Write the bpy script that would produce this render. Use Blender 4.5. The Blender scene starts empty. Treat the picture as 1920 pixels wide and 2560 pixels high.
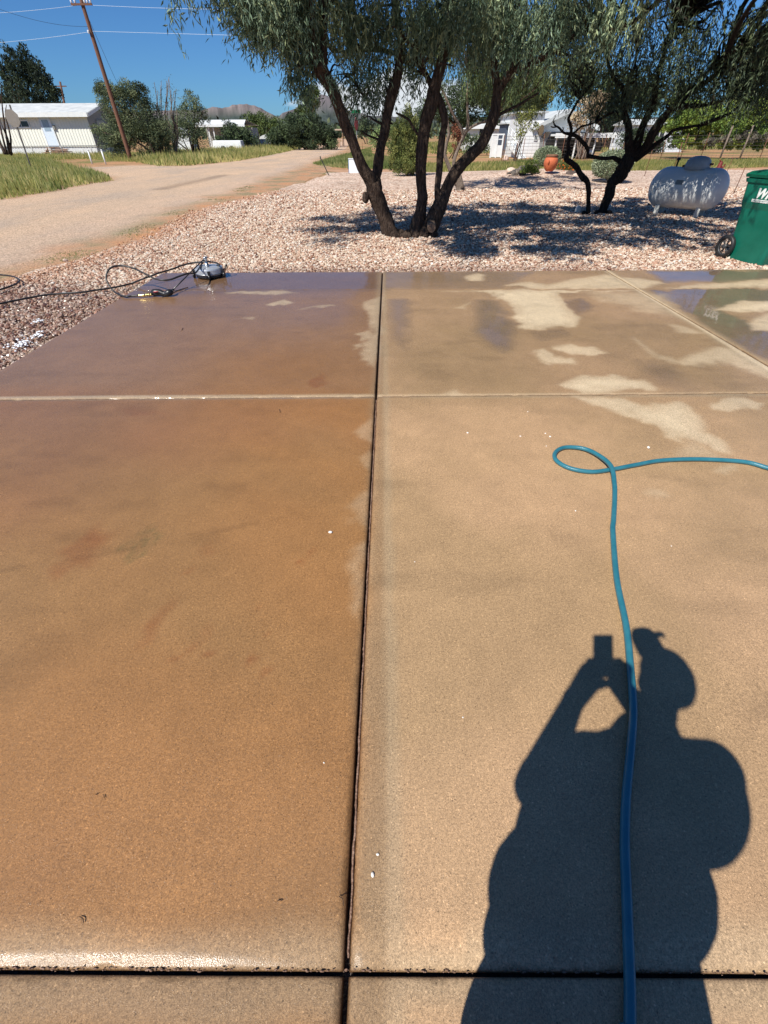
import bpy, math, random
import numpy as np
from mathutils import Vector, Matrix
R = math.radians
random.seed(7)
rng = np.random.default_rng(11)
scene = bpy.context.scene
COL = scene.collection

# ------------------------------------------------------------------ camera
F_PX = 1095.0; PITCH = math.atan(944.0/F_PX); ROLL = R(0.35); EYE = 1.52
cd = bpy.data.cameras.new('camera'); cam = bpy.data.objects.new('camera', cd); COL.objects.link(cam)
cd.sensor_fit = 'HORIZONTAL'; cd.sensor_width = 36.0; cd.lens = 36.0*F_PX/1920.0
cd.clip_start = 0.02; cd.clip_end = 20000
cam.matrix_world = Matrix.Translation((0, 0, EYE)) @ Matrix.Rotation(R(90)-PITCH, 4, 'X') @ Matrix.Rotation(-ROLL, 4, 'Z')
scene.camera = cam

# ------------------------------------------------------------------ light
SUN_EL = R(49.2); SUN_AZ = R(41.3)          # shadows run 41 degrees right of straight ahead
SX, SY = 0.5692, 0.6476                     # shadow offset on the ground per metre of height
world = bpy.data.worlds.new('World'); scene.world = world; world.use_nodes = True
nt = world.node_tree; nt.nodes.clear()
wo = nt.nodes.new('ShaderNodeOutputWorld'); bg = nt.nodes.new('ShaderNodeBackground')
sky = nt.nodes.new('ShaderNodeTexSky'); sky.sky_type = 'NISHITA'; sky.sun_disc = False
sky.sun_elevation = SUN_EL; sky.sun_rotation = math.pi + SUN_AZ
sky.altitude = 1400; sky.air_density = 1.0; sky.dust_density = 0.8; sky.ozone_density = 2.0
tc = nt.nodes.new('ShaderNodeTexCoord')
sep = nt.nodes.new('ShaderNodeSeparateXYZ'); nt.links.new(tc.outputs['Generated'], sep.inputs[0])
def wmath(op, a, b=None, clamp=False):
    n = nt.nodes.new('ShaderNodeMath'); n.operation = op; n.use_clamp = clamp
    for i, v in enumerate((a, b)):
        if v is None: continue
        if isinstance(v, (int, float)): n.inputs[i].default_value = v
        else: nt.links.new(v, n.inputs[i])
    return n.outputs[0]
az = wmath('ARCTAN2', sep.outputs[0], sep.outputs[1]); el = sep.outputs[2]
mp = nt.nodes.new('ShaderNodeMapping'); mp.inputs['Scale'].default_value = (1, 1, 2.2)
nt.links.new(tc.outputs['Generated'], mp.inputs[0])
cn = nt.nodes.new('ShaderNodeTexNoise'); cn.inputs['Scale'].default_value = 13; cn.inputs['Detail'].default_value = 9; cn.inputs['Roughness'].default_value = .58
nt.links.new(mp.outputs[0], cn.inputs['Vector'])
# a bank of small cumulus low over the mountains, right of the road
a1 = wmath('SUBTRACT', 1.0, wmath('MULTIPLY', wmath('ABSOLUTE', wmath('SUBTRACT', az, 0.02)), 3.6), True)
e1 = wmath('SUBTRACT', 1.0, wmath('MULTIPLY', wmath('ABSOLUTE', wmath('SUBTRACT', el, 0.04)), 17.0), True)
cm = wmath('MULTIPLY', wmath('MULTIPLY', a1, e1), 1.35)
cl = wmath('MULTIPLY', wmath('SUBTRACT', wmath('ADD', cn.outputs[0], cm), 0.98), 5.0, True)
mixc = nt.nodes.new('ShaderNodeMix'); mixc.data_type = 'RGBA'
tint = nt.nodes.new('ShaderNodeMix'); tint.data_type = 'RGBA'; tint.blend_type = 'MULTIPLY'; tint.inputs[0].default_value = 1.0
tint.inputs[7].default_value = (0.50, 0.94, 1.48, 1)
nt.links.new(sky.outputs[0], tint.inputs[6])
nt.links.new(cl, mixc.inputs[0]); nt.links.new(tint.outputs[2], mixc.inputs[6]); mixc.inputs[7].default_value = (11.5, 12.2, 13.0, 1)
nt.links.new(mixc.outputs[2], bg.inputs['Color']); bg.inputs['Strength'].default_value = 0.053
nt.links.new(bg.outputs[0], wo.inputs[0])
sl = bpy.data.lights.new('sun', 'SUN'); sl.energy = 5.0; sl.angle = R(0.5); sl.color = (1.0, 0.95, 0.87)
so = bpy.data.objects.new('sun', sl); COL.objects.link(so)
so.rotation_euler = Vector((SX, SY, -1)).to_track_quat('-Z', 'Y').to_euler()
so.location = (-20, -25, 40)
scene.view_settings.view_transform = 'Standard'; scene.view_settings.look = 'None'
scene.view_settings.exposure = 0.33; scene.view_settings.gamma = 1.0
scene.cycles.max_bounces = 5; scene.cycles.transparent_max_bounces = 4
scene.cycles.sample_clamp_indirect = 6

# ------------------------------------------------------------------ helpers
def ray(px, py):
    x = (px-960)/F_PX; y = -(py-1280)/F_PX
    c, s = math.cos(-ROLL), math.sin(-ROLL); lx, ly = c*x-s*y, s*x+c*y
    a = math.pi/2-PITCH
    return np.array([lx, math.cos(a)*ly+math.sin(a), math.sin(a)*ly-math.cos(a)])
def G(px, py, z=0.0):                      # ground point for a reading in the photograph
    r = ray(px, py); t = (z-EYE)/r[2]; return np.array([r[0]*t, r[1]*t, z])
def P(px, py, Y):                          # point at distance Y straight ahead
    r = ray(px, py); t = Y/r[1]; return np.array([r[0]*t, Y, EYE+r[2]*t])
def C(r, g, b, k=1.0):
    f = lambda v: ((v/255+0.055)/1.055)**2.4 if v > 10 else v/255/12.92
    return (f(r)*k, f(g)*k, f(b)*k, 1)

def tag(o, label=None, cat=None, group=None, kind=None):
    if label: o['label'] = label
    if cat: o['category'] = cat
    if group: o['group'] = group
    if kind: o['kind'] = kind
    return o
def thing(name, label, cat, loc=(0, 0, 0), rz=0, group=None):
    o = bpy.data.objects.new(name, None); COL.objects.link(o); o.empty_display_size = .2
    o.location = loc; o.rotation_euler = (0, 0, rz)
    return tag(o, label, cat, group)

class MB:
    def __init__(s): s.v = []; s.f = []; s.n = 0; s.sm = []
    def add(s, v, f, smooth=False):
        s.v.append(np.asarray(v, float).reshape(-1, 3)); k = s.n
        s.f += [tuple(i+k for i in q) for q in f]; s.sm += [smooth]*len(f); s.n += len(s.v[-1]); return s
    def box(s, c, d, rz=0, taper=(1, 1), M=None):
        x, y, z = np.array(d)/2
        v = [(-x, -y, -z), (x, -y, -z), (x, y, -z), (-x, y, -z)]
        v += [(a*taper[0], b*taper[1], z) for a, b, _ in v]
        v = np.array(v)
        if M is not None: v = v @ np.array(M).T
        cr, sr = math.cos(rz), math.sin(rz)
        v = np.stack([v[:, 0]*cr-v[:, 1]*sr, v[:, 0]*sr+v[:, 1]*cr, v[:, 2]], 1)+np.array(c)
        return s.add(v, [(0, 3, 2, 1), (4, 5, 6, 7), (0, 1, 5, 4), (1, 2, 6, 5), (2, 3, 7, 6), (3, 0, 4, 7)])
    def tube(s, pts, rad, sides=10, caps=True, smooth=True, noise=0.0, closed=False, ridge=0.0):
        pts = np.asarray(pts, float); n = len(pts)
        rad = np.full(n, rad, float) if np.isscalar(rad) else np.asarray(rad, float)
        if closed: t = np.roll(pts, -1, 0)-np.roll(pts, 1, 0)
        else: t = np.gradient(pts, axis=0)
        t /= np.linalg.norm(t, axis=1)[:, None]+1e-12
        u = np.cross(t[0], (0, 0, 1.0))
        if np.linalg.norm(u) < 1e-3: u = np.cross(t[0], (1.0, 0, 0))
        u /= np.linalg.norm(u); V = []
        ang = np.arange(sides)*2*math.pi/sides
        for i in range(n):
            u = u-t[i]*np.dot(u, t[i]); u /= np.linalg.norm(u)+1e-12; w = np.cross(t[i], u)
            r = rad[i]*(1+(rng.normal(0, noise, sides) if noise else 0))
            if ridge: r = r*(1+ridge*(vnoise(ang*2.6+i*.12, ang*0+i*.22, 3)-.5)*2+ridge*.6*(vnoise(ang*0+i*.5, ang*1.2, 9)-.5)*2)
            V.append(pts[i]+(np.cos(ang)*r)[:, None]*u+(np.sin(ang)*r)[:, None]*w)
        V = np.concatenate(V); fs = []
        for i in range(n if closed else n-1):
            a = i*sides; b = ((i+1) % n)*sides
            for j in range(sides):
                k = (j+1) % sides; fs.append((a+j, a+k, b+k, b+j))
        s.add(V, fs, smooth)
        if caps and not closed:
            k = s.n-len(V); s.f.append(tuple(k+j for j in reversed(range(sides)))); s.f.append(tuple(k+(n-1)*sides+j for j in range(sides))); s.sm += [False, False]
        return s
    def lathe(s, prof, c=(0, 0, 0), sides=24, axis='z', smooth=True, M=None, caps=True):
        prof = np.array(prof, float); a = np.arange(sides)*2*math.pi/sides; V = []
        for r, h in prof: V.append(np.stack([np.cos(a)*r, np.sin(a)*r, np.full(sides, h)], 1))
        V = np.concatenate(V)
        if axis == 'x': V = V[:, [2, 0, 1]]
        if axis == 'y': V = V[:, [1, 2, 0]]
        if M is not None: V = V @ np.array(M).T
        V = V+np.array(c); fs = []
        for i in range(len(prof)-1):
            for j in range(sides):
                k = (j+1) % sides; fs.append((i*sides+j, i*sides+k, (i+1)*sides+k, (i+1)*sides+j))
        k = (len(prof)-1)*sides
        if caps: fs.append(tuple(reversed(range(sides)))); fs.append(tuple(k+j for j in range(sides)))
        return s.add(V, fs, smooth)
    def ball(s, c, r, seg=14, M=None):
        r = (r, r, r) if np.isscalar(r) else r; a = np.linspace(0, math.pi, seg//2+1)
        V = []
        for t in a:
            for j in range(seg):
                p = j*2*math.pi/seg; V.append((math.sin(t)*math.cos(p)*r[0], math.sin(t)*math.sin(p)*r[1], math.cos(t)*r[2]))
        V = np.array(V)
        if M is not None: V = V @ np.array(M).T
        fs = [(i*seg+j, (i+1)*seg+j, (i+1)*seg+(j+1) % seg, i*seg+(j+1) % seg) for i in range(seg//2) for j in range(seg)]
        return s.add(V+np.array(c), fs, True)
    def prism(s, poly, z0, z1):            # poly: xy list counter clockwise
        n = len(poly); v = [(x, y, z0) for x, y in poly]+[(x, y, z1) for x, y in poly]
        f = [tuple(reversed(range(n))), tuple(range(n, 2*n))]+[(i, (i+1) % n, n+(i+1) % n, n+i) for i in range(n)]
        return s.add(v, f)
    def build(s, name, m, parent=None, bevel=0, world=False):
        me = bpy.data.meshes.new(name); V = np.concatenate(s.v)
        if parent is not None and not world: pass
        me.from_pydata(V.tolist(), [], s.f); me.polygons.foreach_set('use_smooth', s.sm)
        me.materials.append(m); me.update()
        o = bpy.data.objects.new(name, me); COL.objects.link(o)
        if parent is not None: o.parent = parent
        if bevel:
            b = o.modifiers.new('bevel', 'BEVEL'); b.width = bevel; b.segments = 2; b.limit_method = 'ANGLE'
        return o

def fast_mesh(name, V, F, m, parent=None, col=None, smooth=False):
    """V (n,3), F (m,k) arrays, col (n,3|4) point colours"""
    me = bpy.data.meshes.new(name); k = F.shape[1]
    me.vertices.add(len(V)); me.vertices.foreach_set('co', np.ascontiguousarray(V, np.float32).ravel())
    me.loops.add(F.size); me.loops.foreach_set('vertex_index', np.ascontiguousarray(F, np.int32).ravel())
    me.polygons.add(len(F)); me.polygons.foreach_set('loop_start', np.arange(0, F.size, k, dtype=np.int32))
    try: me.polygons.foreach_set('loop_total', np.full(len(F), k, np.int32))
    except Exception: pass
    me.polygons.foreach_set('use_smooth', np.full(len(F), smooth))
    if col is not None:
        a = me.attributes.new('Col', 'FLOAT_COLOR', 'POINT')
        c4 = np.ones((len(V), 4), np.float32); c4[:, :col.shape[1]] = col; a.data.foreach_set('color', c4.ravel())
    me.update(calc_edges=True); me.validate()
    me.materials.append(m)
    o = bpy.data.objects.new(name, me); COL.objects.link(o)
    if parent is not None: o.parent = parent
    return o

def vnoise(x, y, seed=0):
    x = np.asarray(x, float); y = np.asarray(y, float)
    xi = np.floor(x).astype(np.int64); yi = np.floor(y).astype(np.int64); fx = x-xi; fy = y-yi
    fx = fx*fx*(3-2*fx); fy = fy*fy*(3-2*fy)
    def h(a, b):
        n = (a*374761393+b*668265263+seed*1442695041) & 0x7fffffff
        n = ((n ^ (n >> 13))*1274126177) & 0x7fffffff
        return ((n ^ (n >> 16)) & 0xffff)/65535.0
    return (h(xi, yi)*(1-fx)+h(xi+1, yi)*fx)*(1-fy)+(h(xi, yi+1)*(1-fx)+h(xi+1, yi+1)*fx)*fy
def fbm(x, y, oct=4, seed=0):
    s = 0; a = .5; t = 0
    for i in range(oct): s = s+a*vnoise(x*2**i, y*2**i, seed+i*17); t += a; a *= .5
    return s/t
def sstep(a, b, x):
    t = np.clip((x-a)/(b-a), 0, 1); return t*t*(3-2*t)
def cr(pts, n=6):                          # catmull-rom through points (any dimension)
    p = np.asarray(pts, float); p = np.vstack([2*p[0]-p[1], p, 2*p[-1]-p[-2]]); out = []
    for i in range(1, len(p)-2):
        for t in np.arange(n)/n:
            out.append(.5*((2*p[i])+(-p[i-1]+p[i+1])*t+(2*p[i-1]-5*p[i]+4*p[i+1]-p[i+2])*t*t+(-p[i-1]+3*p[i]-3*p[i+1]+p[i+2])*t**3))
    out.append(p[-2]); return np.array(out)

def poly_sd(px, py, poly):
    """signed distance, positive inside"""
    poly = np.array(poly); n = len(poly); d = np.full(px.shape, 1e9); ins = np.zeros(px.shape, bool)
    for i in range(n):
        x0, y0 = poly[i]; x1, y1 = poly[(i+1) % n]; ex, ey = x1-x0, y1-y0
        t = np.clip(((px-x0)*ex+(py-y0)*ey)/(ex*ex+ey*ey+1e-12), 0, 1)
        d = np.minimum(d, (px-x0-ex*t)**2+(py-y0-ey*t)**2)
        c = ((y0 > py) != (y1 > py)) & (px < (x1-x0)*(py-y0)/(y1-y0+1e-12)+x0); ins ^= c
    d = np.sqrt(d); return np.where(ins, d, -d)

# ------------------------------------------------------------------ materials
MATS = {}
def mat(name, col, rough=.6, metal=0, var=.12, vs=8.0, bump=0, bs=60.0, coat=0, col2=None, stretch=(1, 1, 1), attr=False, trans=0, ior=1.45, detail=6, spec=.5):
    if name in MATS: return MATS[name]
    m = bpy.data.materials.new(name); m.use_nodes = True; t = m.node_tree; N = t.nodes; L = t.links
    b = N['Principled BSDF']; b.inputs['Roughness'].default_value = rough; b.inputs['Metallic'].default_value = metal
    b.inputs['Coat Weight'].default_value = coat; b.inputs['IOR'].default_value = ior
    b.inputs['Specular IOR Level'].default_value = spec
    tcn = N.new('ShaderNodeTexCoord'); mp = N.new('ShaderNodeMapping'); mp.inputs['Scale'].default_value = stretch
    L.new(tcn.outputs['Object'], mp.inputs[0])
    n = N.new('ShaderNodeTexNoise'); n.inputs['Scale'].default_value = vs; n.inputs['Detail'].default_value = detail; n.inputs['Roughness'].default_value = .62
    L.new(mp.outputs[0], n.inputs['Vector'])
    r = N.new('ShaderNodeValToRGB'); r.color_ramp.elements[0].position = .32; r.color_ramp.elements[1].position = .68
    c = np.array(col[:3]); c2 = np.array(col2[:3]) if col2 is not None else c*(1+var)
    c1 = c if col2 is not None else c*(1-var)
    r.color_ramp.elements[0].color = (*c1, 1); r.color_ramp.elements[1].color = (*np.minimum(c2, 1), 1)
    L.new(n.outputs[0], r.inputs[0]); out = r.outputs[0]
    if attr:
        a = N.new('ShaderNodeAttribute'); a.attribute_name = 'Col'
        mx = N.new('ShaderNodeMix'); mx.data_type = 'RGBA'; mx.blend_type = 'MULTIPLY'; mx.inputs[0].default_value = 1
        L.new(out, mx.inputs[6]); L.new(a.outputs[0], mx.inputs[7]); out = mx.outputs[2]
    L.new(out, b.inputs['Base Color'])
    if bump:
        n2 = N.new('ShaderNodeTexNoise'); n2.inputs['Scale'].default_value = bs; n2.inputs['Detail'].default_value = 5
        L.new(mp.outputs[0], n2.inputs['Vector']); bp = N.new('ShaderNodeBump'); bp.inputs['Strength'].default_value = min(bump, 1); bp.inputs['Distance'].default_value = .02*max(1, bump)
        L.new(n2.outputs[0], bp.inputs['Height']); L.new(bp.outputs[0], b.inputs['Normal'])
    if trans:
        tr = N.new('ShaderNodeBsdfTranslucent'); L.new(out, tr.inputs[0]); ms = N.new('ShaderNodeMixShader'); ms.inputs[0].default_value = trans
        L.new(b.outputs[0], ms.inputs[1]); L.new(tr.outputs[0], ms.inputs[2]); L.new(ms.outputs[0], N['Material Output'].inputs[0])
    MATS[name] = m; return m

white_paint = mat('white_paint', C(225, 228, 226), .5, var=.06, vs=3)
dark_glass = mat('dark_glass', (.03, .035, .04, 1), .12, var=.3, vs=2)
black_rubber = mat('black_rubber', (.02, .02, .021, 1), .45, var=.2, vs=30, bump=.1, bs=200)
black_plastic = mat('black_plastic', (.018, .018, .02, 1), .35, var=.2, vs=20)
steel = mat('steel', (.55, .57, .58, 1), .28, metal=1, var=.12, vs=14)
brass = mat('brass', (.72, .55, .22, 1), .3, metal=1, var=.1)
rust = mat('rust', (.16, .07, .04, 1), .85, var=.35, vs=25, bump=.3)
dark_wood = mat('pole_wood', (.11, .05, .03, 1), .8, col2=(.21, .10, .06, 1), vs=9, stretch=(6, 6, .5), bump=.4, bs=30)

# ------------------------------------------------------------------ the setting: ground
def hz(x, y):                              # height of the gravel yard (low mound round the flower pot)
    x = np.asarray(x, float); y = np.asarray(y, float)
    return -0.035+0.30*np.exp(-(((x-7.6)/3.6)**2+((y-25.8)/3.2)**2))+0.05*(fbm(x*.35, y*.35, 3, 5)-.5)*sstep(9, 14, y)

def ground_material(name, kind):
    m = bpy.data.materials.new(name); m.use_nodes = True; t = m.node_tree; N = t.nodes; L = t.links
    b = N['Principled BSDF']; b.inputs['Roughness'].default_value = .95; b.inputs['Specular IOR Level'].default_value = .2
    g = N.new('ShaderNodeNewGeometry')
    def noise(s, d=6, r=.6, st=(1, 1, 1)):
        mp = N.new('ShaderNodeMapping'); mp.inputs['Scale'].default_value = st; L.new(g.outputs['Position'], mp.inputs[0])
        n = N.new('ShaderNodeTexNoise'); n.inputs['Scale'].default_value = s; n.inputs['Detail'].default_value = d; n.inputs['Roughness'].default_value = r
        L.new(mp.outputs[0], n.inputs['Vector']); return n.outputs[0]
    def ramp(v, stops):
        r = N.new('ShaderNodeValToRGB'); e = r.color_ramp.elements
        while len(e) < len(stops): e.new(.5)
        for i, (p, c) in enumerate(stops): e[i].position = p; e[i].color = c
        L.new(v, r.inputs[0]); return r.outputs[0]
    def mix(f, a, c, mode='MIX'):
        x = N.new('ShaderNodeMix'); x.data_type = 'RGBA'; x.blend_type = mode
        for i, v in ((0, f), (6, a), (7, c)):
            if isinstance(v, (float, int, tuple)): x.inputs[i].default_value = v
            else: L.new(v, x.inputs[i])
        return x.outputs[2]
    if kind == 'dirt':
        a = ramp(noise(.22, 5), [(.36, C(196, 150, 112, .85)), (.5, C(178, 142, 104, .85)), (.62, C(134, 132, 80, .8))])
        f = ramp(noise(14, 6, .7), [(.3, (.62, .62, .62, 1)), (.7, (1.25, 1.22, 1.18, 1))])
        out = mix(1.0, a, f, 'MULTIPLY'); h = noise(25, 6)
    elif kind == 'road':
        at = N.new('ShaderNodeAttribute'); at.attribute_name = 'Col'
        a = ramp(noise(.45, 6, .65, (1, .4, 1)), [(.34, C(218, 188, 158, .86)), (.5, C(206, 180, 154, .86)), (.64, C(192, 172, 152, .86))])
        dirt = ramp(noise(.9, 6, .65), [(.36, C(204, 152, 112, .85)), (.5, C(190, 154, 122, .85)), (.62, C(158, 146, 112, .8))])
        a = mix(at.outputs['Alpha'], dirt, a); a = mix(1.0, a, at.outputs['Color'], 'MULTIPLY')
        f = ramp(noise(30, 4, .8), [(.36, (.42, .39, .36, 1)), (.46, (.88, .87, .86, 1)), (.56, (1.06, 1.05, 1.04, 1)), (.66, (1.6, 1.58, 1.55, 1))])
        out = mix(1.0, a, f, 'MULTIPLY'); h = noise(34, 5)
    else:
        v = N.new('ShaderNodeTexVoronoi'); v.inputs['Scale'].default_value = 17; v.inputs['Randomness'].default_value = 1; L.new(g.outputs['Position'], v.inputs['Vector'])
        sp = N.new('ShaderNodeSeparateColor'); L.new(v.outputs['Color'], sp.inputs[0])
        a = ramp(sp.outputs[0], [(0.0, C(150, 114, 96, .75)), (.2, C(200, 168, 146, .8)), (.5, C(228, 204, 184, .82)), (.8, C(248, 234, 218, .82)), (1.0, C(224, 196, 174, .8))])
        d = ramp(v.outputs['Distance'], [(.1, (1.05, 1.05, 1.05, 1)), (.6, (.92, .90, .88, 1)), (.85, (.5, .46, .42, 1))])
        out = mix(1.0, a, d, 'MULTIPLY')
        big = ramp(noise(.5, 5, .6), [(.35, (.82, .80, .78, 1)), (.6, (1.08, 1.05, 1.03, 1))]); out = mix(1.0, out, big, 'MULTIPLY')
        mt = N.new('ShaderNodeMath'); mt.operation = 'SUBTRACT'; mt.inputs[0].default_value = 1; L.new(v.outputs['Distance'], mt.inputs[1]); h = mt.outputs[0]
    L.new(out, b.inputs['Base Color'])
    bp = N.new('ShaderNodeBump'); bp.inputs['Strength'].default_value = .5 if kind == 'gravel' else .9; bp.inputs['Distance'].default_value = .025 if kind == 'gravel' else .03
    L.new(h, bp.inputs['Height']); L.new(bp.outputs[0], b.inputs['Normal'])
    return m
dirt_m = ground_material('dirt', 'dirt'); road_m = ground_material('gravel_road', 'road'); gravel_m = ground_material('river_gravel', 'gravel')

def grid(name, xs, ys, zf, m, col=None):
    X, Y = np.meshgrid(xs, ys); Z = zf(X, Y); V = np.stack([X, Y, Z], -1).reshape(-1, 3)
    nx, ny = len(xs), len(ys); i = np.arange(nx-1)[None, :]+np.arange(ny-1)[:, None]*nx; i = i.ravel()
    Fq = np.stack([i, i+1, i+1+nx, i+nx], 1)
    return fast_mesh(name, V, Fq, m, col=col, smooth=True)
gx = np.concatenate([-np.geomspace(6000, 12, 30), np.linspace(-10, 10, 9), np.geomspace(12, 6000, 30)])
gy = np.concatenate([np.linspace(-60, 90, 40), np.geomspace(95, 9000, 25)])
tag(grid('ground', gx, gy, lambda x, y: -0.10+0*x, dirt_m), kind='structure', label='reddish dirt ground reaching to the mountains')

def sheet(name, poly, z, m, label, step=1.0, zf=None):
    """flat sheet with a traced outline: triangulated fan through mathutils"""
    from mathutils.geometry import tessellate_polygon
    tri = tessellate_polygon([[Vector((x, y, 0)) for x, y in poly]])
    mb = MB(); mb.add([(x, y, z) for x, y in poly], [tuple(t) for t in tri])
    o = mb.build(name, m)
    me = o.data; me.update()
    if me.polygons[0].normal.z < 0: me.flip_normals()
    return tag(o, label=label, kind='structure')
def gp(*pts): return [tuple(G(x, y)[:2]) for x, y in pts]
def wob(poly, amp, seed, n=5):              # roughen an outline
    out = []
    for i in range(len(poly)):
        a = np.array(poly[i]); b = np.array(poly[(i+1) % len(poly)])
        for k in range(n):
            p = a+(b-a)*k/n; out.append((p[0]+rng.normal(0, amp), p[1]+rng.normal(0, amp)))
    return out
far_edge = gp((0, 490), (130, 470), (205, 455), (290, 446)); far_edge2 = gp((470, 411), (600, 399), (700, 380), (790, 361), (860, 352))
near_edge = gp((862, 371), (800, 392), (720, 422), (650, 447), (500, 492), (350, 540), (150, 602), (0, 655))
road_poly = [(-60, 33), (-30, 25)]+far_edge+gp((250, 424), (200, 415))+gp((330, 410))+far_edge2+[(-24, 300), (-14, 300)]+near_edge+[(-16, 5.5), (-26, 1.5), (-60, -8)]
def road_near():
    xs = np.concatenate([np.arange(-60, -26, 1.0), np.arange(-26, 2, .3)]); ys = np.concatenate([np.arange(-9, 34, .3), np.arange(34, 95, .8)])
    X, Y = np.meshgrid(xs, ys); n = fbm(X*.8, Y*.8, 4, 14); sd = poly_sd(X, Y, road_poly)
    a = sstep(-.9, .7, sd+1.5*(n-.5))
    g0, g1 = G(400, 467), G(559, 433); ex = g1-g0; t = np.clip(((X-g0[0])*ex[0]+(Y-g0[1])*ex[1])/(ex[0]**2+ex[1]**2), 0, 1)
    d = np.hypot(X-g0[0]-ex[0]*t, Y-g0[1]-ex[1]*t); rut = sstep(.5, .1, d)*.35
    near = poly_sd(X, Y, near_edge+[(-60, -8), (40, -8), (40, 60)]); grey = sstep(-2.4, -.6, near)*sstep(.5, -.3, near)*.5
    col = np.ones(X.shape+(4,)); col[..., :3] = (1-rut-.0)[..., None]; col[..., 2] *= 1+.06*grey; col[..., 3] = a
    V = np.stack([X, Y, -.094+.012*a], -1).reshape(-1, 3); nx = len(xs); i = (np.arange(nx-1)[None, :]+np.arange(len(ys)-1)[:, None]*nx).ravel(); F = np.stack([i, i+1, i+1+nx, i+nx], 1)
    keep = (sd.ravel()[F] > -2.4).all(1) & (X.ravel()[F[:, 0]] > -59)
    return fast_mesh('road', V, F[keep], road_m, col=col.reshape(-1, 4), smooth=True)
tag(road_near(), kind='structure', label='unpaved tan gravel road running past the yard')
tag(sheet('road', far_edge2[2:]+[(-24, 300), (-14, 300)]+near_edge[:2], -0.085, mat('far_road', C(204, 170, 140, .86), .95, var=.12, vs=1), 'far stretch of the gravel road running to the mountains'), kind='structure')
track = [(3, 33.2), (40, 32.5), (40, 29.8), (6, 30.6), (-2, 30.8), (-5, 34)]
tag(sheet('dirt_track', track, -0.086, mat('track_dirt', C(200, 156, 120, .75), .95, var=.14, vs=2, bump=.5, bs=20), 'pinkish dirt track beyond the gravel yard'), kind='structure')

gx2 = np.arange(-11, 27, .3); gy2 = np.arange(-5, 30.6, .3)
yl = gp((0, 700), (230, 632), (370, 585), (485, 522), (650, 484), (800, 441))
yl = [(-9.6, -5), (-9.0, 2), (-7.5, 5.6)]+yl[0:]
YY = np.array([p[1] for p in yl]); XX = np.array([p[0] for p in yl])
def yard_left(y): return np.interp(y, YY, XX)
X, Y = np.meshgrid(gx2, gy2)
Xc = np.maximum(X, yard_left(Y)+.25*(fbm(Y*1.3, Y*0, 3, 3)-.5)*2)
V = np.stack([Xc, Y, hz(Xc, Y)-.008], -1)
dw = (Y < 7.0) & (X > -3.1) & (X < 9.5); V[..., 2][dw] -= .12
nx, ny = len(gx2), len(gy2); i = (np.arange(nx-1)[None, :]+np.arange(ny-1)[:, None]*nx).ravel()
tag(fast_mesh('gravel_yard', V.reshape(-1, 3), np.stack([i, i+1, i+1+nx, i+nx], 1), gravel_m, smooth=True), kind='structure', label='pinkish white river gravel covering the front yard')

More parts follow.
